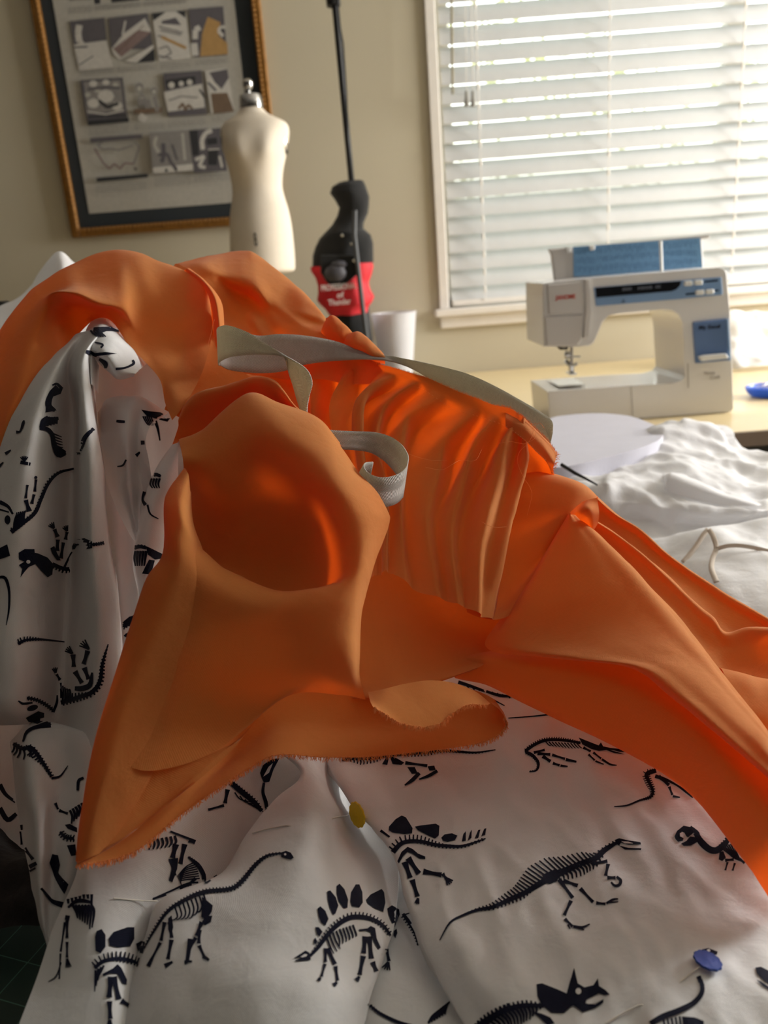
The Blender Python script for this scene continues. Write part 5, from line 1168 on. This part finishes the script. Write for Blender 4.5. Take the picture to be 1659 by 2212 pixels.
# between hem and hump
blob(fl(q2, [(1330,640),(1345,600),(1390,568),(1430,565),(1400,620),(1378,685),(1350,690),(1338,665)]), 5); spine(fl(q2, [(1350,690),(1345,740),(1360,790),(1365,830)]), [4,5,6,5], up=3, dn=3, every=5, uw=2)
spine(fl(q2, [(1180,690),(1240,740),(1300,790),(1350,850)]), [8,9,8,5], up=[7,8,8,4], every=7, uw=2.6)
for i in range(5): stroke(fl(q2, [(1200+i*26,740+i*18),(1230+i*22,775+i*12),(1290+i*14,790+i*12)]), [2,1.8,1])
leg(q2(1165,720), q2(1150,800), w=(8,)); leg(q2(1150,805), q2(1060,830), w=(5,))
for i in range(7): stroke(fl(q2, [(760+i*22,985-i*4),(768+i*22,1010-i*3),(762+i*20,1035-i*3)]), [4,3.5,2])
leg(q2(900,1000), q2(880,1080), w=(11,)); leg(q2(945,1000), q2(920,1110), w=(9,)); leg(q2(880,1080), q2(890,1170), w=(9,)); stroke(fl(q2, [(870,940),(1000,990)]), [3,4]); leg(q2(960,985), q2(1000,1000), w=(6,)); blob(fl(q2, [(860,1080),(910,1075),(905,1130),(880,1200),(862,1190),(878,1130)]))
spine(fl(q2, [(960,1070),(1010,1110),(1040,1160),(1050,1200),(1110,1165)]), [3,7,7,6,3], up=[4,5,5,3,0], every=5.5, uw=2.2)
for i in range(8): stroke(fl(q2, [(1000+i*3,1095+i*12),(950-i*3,1120+i*10),(905+i*3,1170+i*6)]), [2,1.8,1])
stroke(fl(q2, [(1030,1205),(960,1210),(870,1250),(780,1285)]), [6,6,6,3]); bone(q2(945,1225), q2(1000,1180), 7, 6)
# left panel skeletons
for i in range(7): stroke(fl(q2, [(352+i*20,1310-i*8 if i < 4 else 1285),(350+i*20,1285-i*5 if i < 4 else 1262)]), [3,5])
stroke(fl(q2, [(350,1330),(390,1298),(430,1295),(472,1305)]), [3,6,6,4])
for i in range(7): stroke(fl(q2, [(372+i*16,1315),(392+i*15,1350),(400+i*12,1385+i*8)]), [4,4.5,2])
stroke(fl(q2, [(470,1262),(468,1340),(460,1440)]), [4,4,2]); stroke(fl(q2, [(335,1380),(358,1385)]), 8); leg(q2(345,1390), q2(345,1490), w=(6,)); leg(q2(345,1500), q2(345,1590), w=(5,)); leg(q2(335,1400), q2(312,1560), w=(4,)); leg(q2(312,1560), q2(305,1700), w=(3,)); stroke(fl(q2, [(315,1610),(290,1680),(248,1710)]), [2,2,1]); toes(q2(345,1590), 1.4, 4, 20, 3, .2)
blob(fl(q2, [(487,1480),(495,1450),(520,1440),(540,1470),(540,1530),(515,1565),(490,1550)])); blob(fl(q2, [(555,1490),(580,1455),(650,1430),(685,1430),(685,1490),(665,1528),(600,1535),(560,1525)])); blob(fl(q2, [(693,1515),(720,1500),(745,1505),(735,1565),(705,1560)]))
spine(fl(q2, [(485,1640),(530,1605),(600,1592),(660,1600),(710,1615)]), [6,6,6,6,4], up=[14,16,16,16,12], dn=[0,0,7,8,8], every=8, uw=3.2, lean=.05)
for i in range(4): stroke(fl(q2, [(490+i*14,1650-i*8),(488+i*10,1700-i*14),(486+i*8,1760-i*28)]), [3.5,3,1.5])
blob(fl(q2, [(525,1670),(580,1640),(600,1620),(620,1640),(648,1700),(645,1725),(625,1720),(600,1670),(560,1668),(530,1682)])); leg(q2(568,1680), q2(558,1795), w=(11,)); leg(q2(580,1680), q2(608,1805), w=(11,)); leg(q2(560,1805), q2(565,1905), w=(9,)); leg(q2(615,1805), q2(665,1835), w=(10,)); toes(q2(562,1905), 1.6, 3, 14, 5)
# left folds
spine(fl(ql, [(300,330),(270,370),(255,430),(290,460)]), [6,8,10,5], up=[4,5,5,2], every=6, uw=3); blob(fl(ql, [(285,335),(330,345),(320,370),(280,385),(262,430),(298,458),(240,470),(245,400),(265,355)]), 6); stroke(fl(ql, [(275,325),(300,318),(328,345)]), [2,4,5])
for i in range(6): stroke(fl(ql, [(215+i*16,550-i*4),(225+i*15,510-i*3),(250+i*11,490+i*4)]), [5,4,2.5])
stroke(fl(ql, [(210,552),(250,560),(275,590),(285,640),(310,690),(345,680)]), [6,7,7,8,12,8]); blob(fl(ql, [(285,640),(320,655),(348,675),(345,700),(310,700),(290,672)]), 6)
for i in range(6): stroke(fl(ql, [(275+i*4,580+i*16),(300+i*4,590+i*16),(325+i*2,600+i*14)]), [2.5,2,1])
spine(fl(ql, [(415,695),(435,650),(455,600),(495,555)]), [2,7,7,4], up=4, dn=4, every=7.5, uw=3.4)
spine(fl(ql, [(60,1105),(130,1050),(185,1000),(215,930),(255,845),(310,790),(395,768)]), [7,6,6,5.5,5,4.5,3], up=[8,6,5,5,6,4,0], dn=[5,5,4,4,3,3,0], every=7, uw=3)
for i in range(6): stroke(fl(ql, [(75+i*10,1090-i*8),(78+i*10,1050-i*8),(92+i*9,1000-i*2)]), [3,3,1.5])
leg(ql(155,1000), ql(135,930), w=(9,)); leg(ql(135,930), ql(145,850), w=(5,)); leg(ql(165,960), ql(180,900), w=(6,)); leg(ql(182,895), ql(190,820), w=(5,)); blob(fl(ql, ell(188, 815, 8, 8)))
blob(fl(ql, [(98,1215),(130,1195),(180,1195),(182,1215),(200,1218),(250,1240),(280,1275),(275,1330),(250,1345),(215,1310),(185,1275),(150,1290),(125,1320),(108,1345),(118,1300),(100,1280),(128,1262),(100,1250)]), 7)
spine(fl(ql, [(275,1275),(310,1290),(340,1300),(370,1300)]), [7,6,6,6], dn=[8,9,10,8], every=7, uw=3.2)
blob(fl(ql, [(265,1190),(285,1178),(300,1215),(320,1255),(300,1255),(275,1220)]), 6); leg(ql(300,1210), ql(305,1140), w=(8,)); leg(ql(305,1135), ql(285,1085), w=(8,)); leg(ql(320,1250), ql(335,1155), w=(7,)); leg(ql(345,1150), ql(355,1100), w=(7,)); toes(ql(285,1085), -2.2, 4, 14, 3); toes(ql(355,1100), -2.0, 4, 13, 3); stroke(fl(ql, [(340,1290),(365,1240),(385,1210)]), [4,3,2])
blob(fl(ql, [(385,1180),(405,1145),(450,1136),(490,1155),(490,1190),(460,1196),(470,1180),(440,1168),(410,1178),(400,1196),(386,1198)]), 6); spine(fl(ql, [(490,1172),(520,1168),(548,1162)]), [4,4,4], up=4, dn=4, every=5, uw=2.5)
spine(fl(ql, [(95,1700),(130,1680),(200,1674),(270,1680),(345,1688)]), [5,4,3.5,3,1.5], up=[10,7,2,1,0], dn=[4,4,3,2,0], every=6, uw=2.6)
leg(ql(390,1750), ql(395,1825), w=(9,)); leg(ql(398,1840), ql(440,1910), w=(9,)); leg(ql(470,1730), ql(445,1810), w=(9,)); leg(ql(448,1820), ql(475,1890), w=(9,)); toes(ql(388,1750), -2.4, 4, 18, 3.5, .28); toes(ql(475,1725), -2.4, 4, 22, 3.5, .28); stroke(fl(ql, [(400,1935),(440,1935),(480,1915),(492,1850)]), [7,9,8,3])
spine(fl(ql, [(325,2010),(380,1995),(440,1975),(490,1955),(530,1900),(545,1800),(572,1700)]), [7,7,7,7,6,4,1.5], up=[20,12,5,5,5,4,1], dn=[8,9,9,8,7,4,1], every=7.5, uw=3.4)
for i in range(4): stroke(fl(ql, [(335+i*14,2000-i*4),(338+i*12,1950-i*2),(335+i*10,1920+i*8)]), [3.5,3,2])
leg(ql(330,1990), ql(322,1900), w=(5,)); leg(ql(320,1895), ql(295,1855), w=(6,)); toes(ql(293,1852), -1.8, 4, 12, 3)
spine(fl(ql, [(140,1985),(190,1995),(240,2020),(285,2055)]), [4,4,4,4], up=5, dn=5, every=6, uw=2.5); stroke(fl(ql, [(280,2060),(300,2010),(302,1970)]), [5,4,2]); blob(fl(ql, ell(170, 2038, 30, 15, -.3))); blob(fl(ql, [(135,2090),(200,2055),(232,2065),(232,2110),(200,2125),(150,2110)])); blob(fl(ql, [(210,2125),(270,2105),(275,2130),(200,2150)])); stroke(fl(ql, [(95,2000),(120,2015),(170,2010)]), [2,4,3])
stroke(fl(ql, [(0,945),(45,970),(70,1010)]), [7,5,3]); stroke(fl(ql, [(0,985),(50,1000)]), [3,2]); blob(fl(ql, ell(42, 1040, 16, 24))); blob(fl(ql, [(-20,1200),(40,1170),(55,1230),(0,1250)])); stroke(fl(ql, [(-10,1345),(30,1350),(50,1420),(48,1520),(34,1600)]), [4,5,4,3,1]); stroke(fl(ql, [(88,575),(110,570),(125,530),(130,512)]), [5,3,5,2]); stroke(fl(ql, [(110,735),(160,745)]), [6,5]); toes(ql(130, 730), -1.6, 5, 12, 3); stroke(fl(ql, [(30,690),(60,670)]), [5,2]); stroke(fl(ql, [(-5,760),(20,735)]), [5,2])
# inner dark folds
spine(fl(ql, [(620,515),(640,518),(665,520)]), [4,5,4], up=3, every=6, uw=2.5); stroke(fl(ql, [(625,757),(655,750),(672,720)]), [2,3,2.5]); stroke(fl(ql, [(750,630),(790,628)]), [7,5]); blob(fl(ql, [(750,455),(800,465),(850,470),(905,500),(890,520),(830,505),(780,490)]), 6)
for i in range(5): stroke(fl(ql, [(760+i*10,490),(775+i*9,520),(790+i*6,540)]), [2.2,2,1])
stroke(fl(ql, [(825,515),(840,560),(850,620)]), [6,4,2]); stroke(fl(ql, [(720,700),(745,680)]), [6,3]); spine(fl(ql, [(805,810),(830,800),(855,810)]), [5,6,4], up=4, every=5, uw=2.5)
for i in range(4): stroke(fl(ql, [(808+i*14,820),(800+i*14,850),(812+i*12,872)]), [3.5,3,1.5])
stroke(fl(ql, [(770,890),(758,930),(775,962)]), [6,4,6]); stroke(fl(ql, [(785,960),(800,1010),(840,1035)]), [3,2.5,1.5]); blob(fl(ql, [(775,1178),(860,1220),(860,1245),(820,1250),(785,1225)]), 6); spine(fl(ql, [(715,1190),(745,1182),(778,1190)]), [6,6,5], up=5, every=6, uw=3)
for i in range(5): stroke(fl(ql, [(722+i*14,1205),(716+i*14,1245),(722+i*11,1285)]), [4,3.5,2])
blob(fl(ql, [(755,1325),(790,1250),(820,1255),(800,1330)]), 6); blob(fl(ql, [(485,155),(560,150),(620,158),(560,165),(500,170)]), 6)
blob([(196,708),(240,706),(262,716),(230,716),(215,722)], 6)
for i in range(4): stroke([(196+i*6,714),(203+i*6,722),(214+i*5,728)], [3,3,1.5])
stroke([(205,740),(222,745),(218,752)], [2,3,3]); stroke([(186,760),(196,763),(210,768)], [5,8,4]); stroke([(215,775),(228,785),(229,795)], [4,8,4]); stroke([(250,797),(270,795),(288,786),(286,778)], [4,3,4,3])
for i in range(6): stroke(fl(ql, [(640+i*14,1630-i*8),(655+i*12,1590-i*8),(690+i*8,1555-i*2)]), [4,3.5,2])
stroke(fl(ql, [(640,1640),(670,1665),(690,1640)]), [10,12,6])
# lower-left lobe
spine(fl(q2, [(70,490),(120,515),(160,510),(200,560),(260,655)]), [5,6,6,6,4], up=6, dn=[20,24,14,5,4], every=7, uw=3); stroke(fl(q2, [(262,668),(310,655),(350,602)]), [4,3,1]); stroke(fl(q2, [(120,480),(140,430),(190,405),(260,395)]), [3,5,6,8])
stroke(fl(q2, [(0,700),(30,750),(80,790)]), [8,6,4]); stroke(fl(q2, [(0,820),(40,880),(85,850)]), [8,8,6]); leg(q2(105,900), q2(120,1010), w=(9,)); leg(q2(125,1020), q2(175,1085), w=(7,)); stroke(fl(q2, [(135,1130),(190,1100)]), [8,6]); stroke(fl(q2, [(140,1150),(185,1125)]), [4,3])
blob(fl(q2, [(250,1100),(265,1055),(300,1060),(310,1110),(300,1150),(350,1210),(330,1260),(290,1190),(270,1150)])); stroke(fl(q2, [(210,1230),(260,1290),(320,1315)]), [3,6,10])
leg(q2(280,790), q2(300,830), w=(6,)); leg(q2(300,830), q2(355,850), w=(6,)); stroke(fl(q2, [(400,730),(405,680),(430,665)]), [4,5,4])
for i in range(6): stroke(fl(q2, [(360+i*14,830-i*9),(372+i*13,860-i*12),(368+i*12,900-i*12)]), [4,4,2])
spine(fl(q2, [(310,940),(340,970),(380,975)]), [3,5,5], up=8, dn=8, every=6, uw=2.8); blob(fl(q2, [(345,1010),(385,1005),(390,1060),(365,1065)])); blob(fl(q2, [(335,905),(360,900),(395,920),(395,945),(350,925)]))
# shaded strip bottom centre
spine(fl(q3, [(840,1475),(880,1530),(920,1600),(945,1690)]), [5,6,5,3], up=[12,12,8,3], dn=[8,8,6,3], every=7, uw=2.6); spine(fl(q3, [(600,2070),(680,2140),(800,2200),(900,2230)]), [3,5,6,6], dn=4, up=4, every=7, uw=2.6)
for i in range(7): stroke(fl(q3, [(1010+i*18,2210-i*10),(1040+i*16,2160-i*12),(1100+i*10,2110-i*8)]), [4,4,2.5])
spine(fl(q3, [(1340,2230),(1400,2190),(1470,2150),(1553,2110)]), [9,10,10,9], up=[10,14,14,12], every=9, uw=4.5)
# unprinted eye sockets and jaw gaps showing through
INK[:] = [0, .0003]
blob(fl(q4, ell(628, 1745, 15, 17)), 5); blob(fl(q4, [(668,1800),(690,1788),(735,1772),(765,1770),(762,1785),(720,1808),(680,1815)]), 5)
blob(fl(q4, [(862,928),(900,930),(925,940),(880,940)]), 4); blob(fl(q4, [(1180,885),(1195,878),(1208,892),(1195,908),(1180,900)]), 4); blob(fl(q4, [(1325,1520),(1340,1515),(1345,1528),(1332,1534)]), 4)
blob(fl(q2, ell(1462, 1060, 6, 6)), 3); blob(fl(ql, ell(146, 1263, 11, 10)), 4); blob(fl(ql, [(395,1172),(420,1150),(450,1148),(420,1158)]), 4); blob(fl(q2, [(1345,660),(1372,610),(1395,590),(1375,640)]), 4); blob(fl(q3, [(150,1768),(180,1748),(198,1752),(190,1765),(165,1772)]), 4)
for a_, b_ in (((1005,1760),(1018,1740)),): pass
nb = len(D.v)
D.v += PV; D.uv += [(v[0], v[1]) for v in PV]
for f, k_ in zip(PF, PM_): D.f.append(tuple(i+nb for i in f)); D.m.append(k_)
df = D.build('dinosaur_fabric', [M_di, M_print])
tag(df, 'white cotton fabric printed with navy dinosaur skeletons, spread under the orange skirt', 'fabric')

# ================================================================ PINS
def scallop(c, n_, rad, h, name, ma, parent):
    m = MB(); n = n_.normalized(); u = n.orthogonal().normalized(); w_ = n.cross(u); K_ = 60
    ring = lambda r0, z, a: [c+(u*math.cos(t)+w_*math.sin(t))*r0*(1+a*.5*math.cos(12*t))+n*z for t in [2*math.pi*i/K_ for i in range(K_)]]
    R_ = [ring(rad, 0, .06), ring(rad*1.02, h*.5, .07), ring(rad*.97, h, .06), ring(rad*.35, h*.9, .0), ring(rad*.12, h*1.1, 0)]
    b = len(m.v)
    for r in R_: m.v += [tuple(p) for p in r]
    for i in range(len(R_)-1):
        for k in range(K_): m.f.append((b+i*K_+k, b+i*K_+(k+1) % K_, b+(i+1)*K_+(k+1) % K_, b+(i+1)*K_+k)); m.m.append(0)
    m.f.append(tuple(range(b, b+K_))[::-1]); m.m.append(0); m.f.append(tuple(range(b+4*K_, b+5*K_))); m.m.append(0)
    return m.build(name, ma, parent)
def surf(px, py, lift=.0008):
    r = ray(px, py).normalized(); h = bv.ray_cast(CAM, r); n = h[1] if h[1].dot(r) < 0 else -h[1]; return h[0]+n*lift, n
M_pin = mat('pin_metal', (225, 222, 215), .35, .5)
def pin(label, hx, hy, pts, col, rad):
    p, n = surf(hx, hy, .0025)
    e = empty('flower_head_pin' if col else 'straight_pin', p, label, 'pin')
    if col: scallop(p, n, rad, .0012, 'flower_head', col, e)
    P = []
    for x, y, l in pts: a, _ = surf(x, y, l); P.append(a)
    m = MB(); m.tube(P, .0004, 8); m.build('pin_shaft', M_pin, e)
pin('blue flower-head pin stuck through the printed fabric at lower right', 1526, 2086, [(1512,2094,.0022),(1482,2114,.0008),(1462,2126,-.001),(1400,2165,-.0012),(1380,2174,.0008),(1345,2192,.001),(1308,2214,.001)], mat('pin_blue', (34, 66, 140), .45, bump=.3), .0069)
pin('yellow flower-head pin half hidden in the fold below the orange hem', 779, 1757, [(768,1758,.0015),(745,1763,.0008),(722,1767,.0004),(700,1774,-.0015),(640,1783,-.001),(618,1785,.0006),(580,1793,.001),(546,1801,.0006)], mat('pin_yellow', (228, 196, 30), .45, bump=.3), .0085)
pin('bare thin straight pin in the shaded hollow left of the long-necked dinosaur', 260, 1944, [(245,1942,.001),(290,1946,.001),(342,1949,.0008)], None, 0)

# ================================================================ WHITE PILE BESIDE THE SKIRT
W1 = Cloth()
def dc(rows, ds): return [[(x, y, d) for x, y in r] for r, d in zip(rows, ds)]
g = dc([
 [(1150,1010),(1259,985),(1355,975),(1418,945),(1490,935),(1560,950),(1590,985),(1659,1005),(1760,1010)],
 [(1150,990),(1259,965),(1355,953),(1418,922),(1490,910),(1562,925),(1590,962),(1659,981),(1760,985)],
 [(1150,1005),(1259,985),(1350,975),(1425,958),(1490,960),(1545,975),(1600,985),(1659,1000),(1760,1000)],
 [(1150,1020),(1259,1000),(1345,1000),(1425,985),(1490,985),(1540,1000),(1600,1010),(1659,1020),(1760,1020)],
 [(1160,1040),(1265,1025),(1345,1020),(1425,1015),(1490,1020),(1540,1030),(1600,1040),(1659,1045),(1760,1050)],
 [(1180,1060),(1288,1048),(1322,1036),(1428,1057),(1480,1070),(1536,1086),(1600,1090),(1659,1092),(1760,1095)],
 [(1190,1090),(1290,1085),(1335,1080),(1430,1092),(1485,1100),(1545,1108),(1605,1106),(1659,1104),(1760,1102)],
 [(1200,1130),(1300,1125),(1350,1125),(1440,1132),(1500,1136),(1560,1134),(1610,1126),(1659,1120),(1760,1115)],
 [(1210,1180),(1310,1175),(1370,1175),(1450,1175),(1510,1175),(1570,1165),(1610,1155),(1659,1150),(1760,1140)]],
 [1.33, 1.27, 1.23, 1.18, 1.12, 1.04, 1.02, 1.03, 1.0])
W1.sheet(g, n=13, wr=.007, ws=17, ridge=.006, aniso=(1, 1.5, 1))
W1.sheet([[(1430,1010,1.14),(1480,1028,1.12),(1560,1060,1.10),(1659,1090,1.08)],[(1436,1052,1.05),(1452,1022,1.05),(1540,1058,1.04),(1640,1092,1.03)],[(1436,1058,1.045),(1460,1068,1.04),(1540,1088,1.03),(1640,1096,1.02)]], n=8, wr=.002, ws=30)
t1 = W1.build('white_dress', M_wh); tag(t1, 'crumpled sheer white garment lying between the skirt and the desk', 'garment')
W2 = Cloth()
g = [
 [(1360,1200,1.02),(1440,1180,1.01),(1529,1165,1.0),(1590,1155,1.0),(1659,1140,1.0),(1760,1125,1.0)],
 [(1360,1172,.99),(1440,1160,.985),(1529,1141,.98),(1590,1132,.985),(1659,1120,.985),(1760,1105,.98)],
 [(1380,1195,.95),(1450,1180,.94),(1534,1146,.93),(1600,1160,.94),(1659,1178,.925),(1760,1188,.92)],
 [(1400,1225,.92),(1470,1212,.905),(1548,1186,.895),(1600,1180,.89),(1659,1190,.885),(1760,1205,.88)],
 [(1430,1260,.88),(1500,1255,.86),(1537,1225,.855),(1595,1215,.85),(1659,1212,.845),(1760,1220,.84)],
 [(1470,1300,.84),(1520,1290,.825),(1548,1262,.815),(1600,1262,.81),(1659,1258,.81),(1760,1265,.80)],
 [(1500,1350,.80),(1555,1340,.785),(1590,1330,.775),(1625,1320,.775),(1659,1312,.775),(1760,1310,.77)],
 [(1520,1420,.75),(1570,1420,.74),(1600,1410,.735),(1640,1400,.735),(1680,1390,.735),(1760,1380,.73)]]
W2.sheet(g, n=9, wr=.003, ws=15, ridge=.003)
t2 = W2.build('white_blouse', M_wh); tag(t2, 'white garment with bound seams next to the orange skirt, at the right edge', 'garment')
m = MB()
W3 = Cloth()
def band(pts, w_):
    P = crline([at(x, y, d) for x, y, d in pts], 8); sd = []
    for i, p in enumerate(P):
        t = P[min(i+1, len(P)-1)]-P[max(i-1, 0)]; n = t.cross(CAM-p).normalized(); sd.append(n)
    W3.grid3([[p-n*w_/2, p, p+n*w_/2] for p, n in zip(P, sd)])
band([(1475,1215,.895),(1500,1185,.905),(1520,1155,.915),(1530,1143,.92)], .0055)
band([(1531,1143,.92),(1541,1160,.90),(1547,1184,.885),(1540,1205,.87),(1537,1228,.848),(1548,1258,.81)], .0055)
band([(1547,1186,.885),(1575,1179,.88),(1610,1180,.875),(1659,1190,.872),(1700,1195,.87)], .0045)
W3.build('seam_binding', M_ca, t2, thick=.0006)
# padded pressing board
m = MB(); pz = .802
pl = crline([onZ(x, y, pz) for x, y in ((1110,990),(1140,935),(1188,904),(1230,896),(1290,892.5),(1350,897),(1390,908),(1425,925),(1430,945),(1390,965),(1320,985),(1200,1010),(1110,990))], 6)[:-1]
m.prism(pl, (0, 0, -.05))
M_pad = mat('pad_cover', (205, 204, 216), .75, bump=.15)
pb_ = m.build('pressing_board', M_pad, bevel=.014, seg=4, angle=60); tag(pb_, 'smooth pale lavender padded pressing board behind the white garments', 'pressing board')
m = MB(); cpt = onZ(1330, 960, .75); m.box((cpt.x-.12, cpt.y-.1, TZ+.001), (cpt.x+.1, cpt.y+.03, .753)); m.build('board_foot', M_trim, pb_, bevel=.003)
# thin black tool beside the orange ridge
m = MB(); m.tube([at(1212, 1003, .97), at(1242, 1022, .96), at(1262, 1032, .955), at(1291, 1048, .95)], [.0022, .0022, .0016, .001], 10)
tag(m.build('seam_ripper', M_black), 'thin black pointed tool lying on the white garment beside the skirt ridge', 'tool')

# tulle pile beyond the machine
W4 = Cloth()
W4.sheet([
 [(1555,720,2.40),(1580,710,2.42),(1620,705,2.42),(1680,705,2.42),(1760,700,2.42)],
 [(1550,700,2.30),(1575,677,2.30),(1620,675,2.30),(1665,676,2.30),(1760,680,2.30)],
 [(1545,730,2.24),(1580,715,2.22),(1620,712,2.22),(1670,715,2.22),(1760,720,2.22)],
 [(1550,765,2.20),(1585,755,2.17),(1625,752,2.17),(1670,756,2.17),(1760,760,2.17)],
 [(1560,785,2.17),(1590,783,2.13),(1630,780,2.12),(1670,778,2.12),(1760,780,2.12)],
 [(1565,796,2.15),(1595,794,2.11),(1635,790,2.10),(1680,787,2.10),(1760,785,2.10)]], n=8, wr=.014, ws=14, floor=False)
for i, v in enumerate(W4.v):
    if v[2] < .753: W4.v[i] = (v[0], v[1], .753)
tag(W4.build('tulle_pile', M_wh), 'gathered pile of white tulle on the desk behind the sewing machine hand wheel', 'fabric')

# left background: chair with white cloth
ch = empty('black_chair', (-.95, 1.15, 0), 'black chair back showing at the far left edge behind the heap', 'chair')
m = MB(); a = onY(-60, 668, 1.15); b = onY(24, 662, 1.15); m.box((a.x-.3, 1.13, a.z-.1), (b.x, 1.16, a.z+.008)); m.build('backrest', M_black, ch, bevel=.006)
zs = a.z-.1
for x in (a.x-.25, b.x-.04):
    m = MB(); m.box((x-.015, 1.135, .02), (x+.015, 1.155, zs)); m.build('leg', M_black, ch, bevel=.003)
W5 = Cloth()
W5.sheet([
 [(-150,740,1.10),(-60,712,1.10),(0,690,1.10),(40,672,1.10),(80,632,1.10),(110,585,1.10),(132,565,1.10),(162,585,1.10),(230,640,1.10)],
 [(-150,715,1.02),(-60,690,1.02),(0,667,1.02),(40,650,1.02),(78,610,1.02),(108,565,1.02),(130,547,1.02),(158,567,1.02),(230,620,1.02)],
 [(-150,760,.98),(-60,730,.98),(0,705,.98),(40,690,.97),(80,655,.97),(115,610,.975),(135,600,.97),(165,610,.98),(240,660,1.0)],
 [(-150,900,.93),(-60,880,.93),(0,860,.93),(50,850,.92),(100,830,.92),(140,820,.93),(170,820,.92),(210,820,.93),(280,820,.95)],
 [(-150,1100,.88),(-60,1090,.87),(0,1080,.87),(50,1070,.86),(100,1060,.86),(140,1060,.87),(180,1060,.86),(240,1060,.87),(320,1060,.88)],
 [(-150,1400,.80),(-60,1390,.79),(0,1390,.79),(50,1390,.78),(100,1390,.78),(140,1390,.78),(180,1390,.78),(240,1390,.78),(320,1390,.79)]], n=7, wr=.006, ws=12)
tag(W5.build('white_cloth', M_wh), 'white cloth standing up in a peak behind the left side of the orange skirt', 'fabric')
# dark cloth at lower left
W6 = Cloth()
W6.sheet([[(-420,1840,.56),(-160,1740,.56),(-40,1760,.555),(30,1800,.55),(90,1840,.53)],[(-420,1900,.51),(-160,1820,.52),(-40,1830,.515),(30,1850,.505),(90,1880,.495)],[(-400,2000,.48),(-160,1920,.49),(-40,1920,.485),(40,1930,.475),(95,1950,.47)],[(-380,2100,.46),(-160,2020,.475),(-40,2010,.47),(40,2000,.467),(95,2000,.465)]], n=9, wr=.006, ws=30)
tag(W6.build('dark_cloth', mat('dark_wool', (34, 30, 28), .95, noise_amt=.5, scale=120, bump=.6)), 'dark brown cloth crumpled on the cutting mat at the left edge', 'fabric')
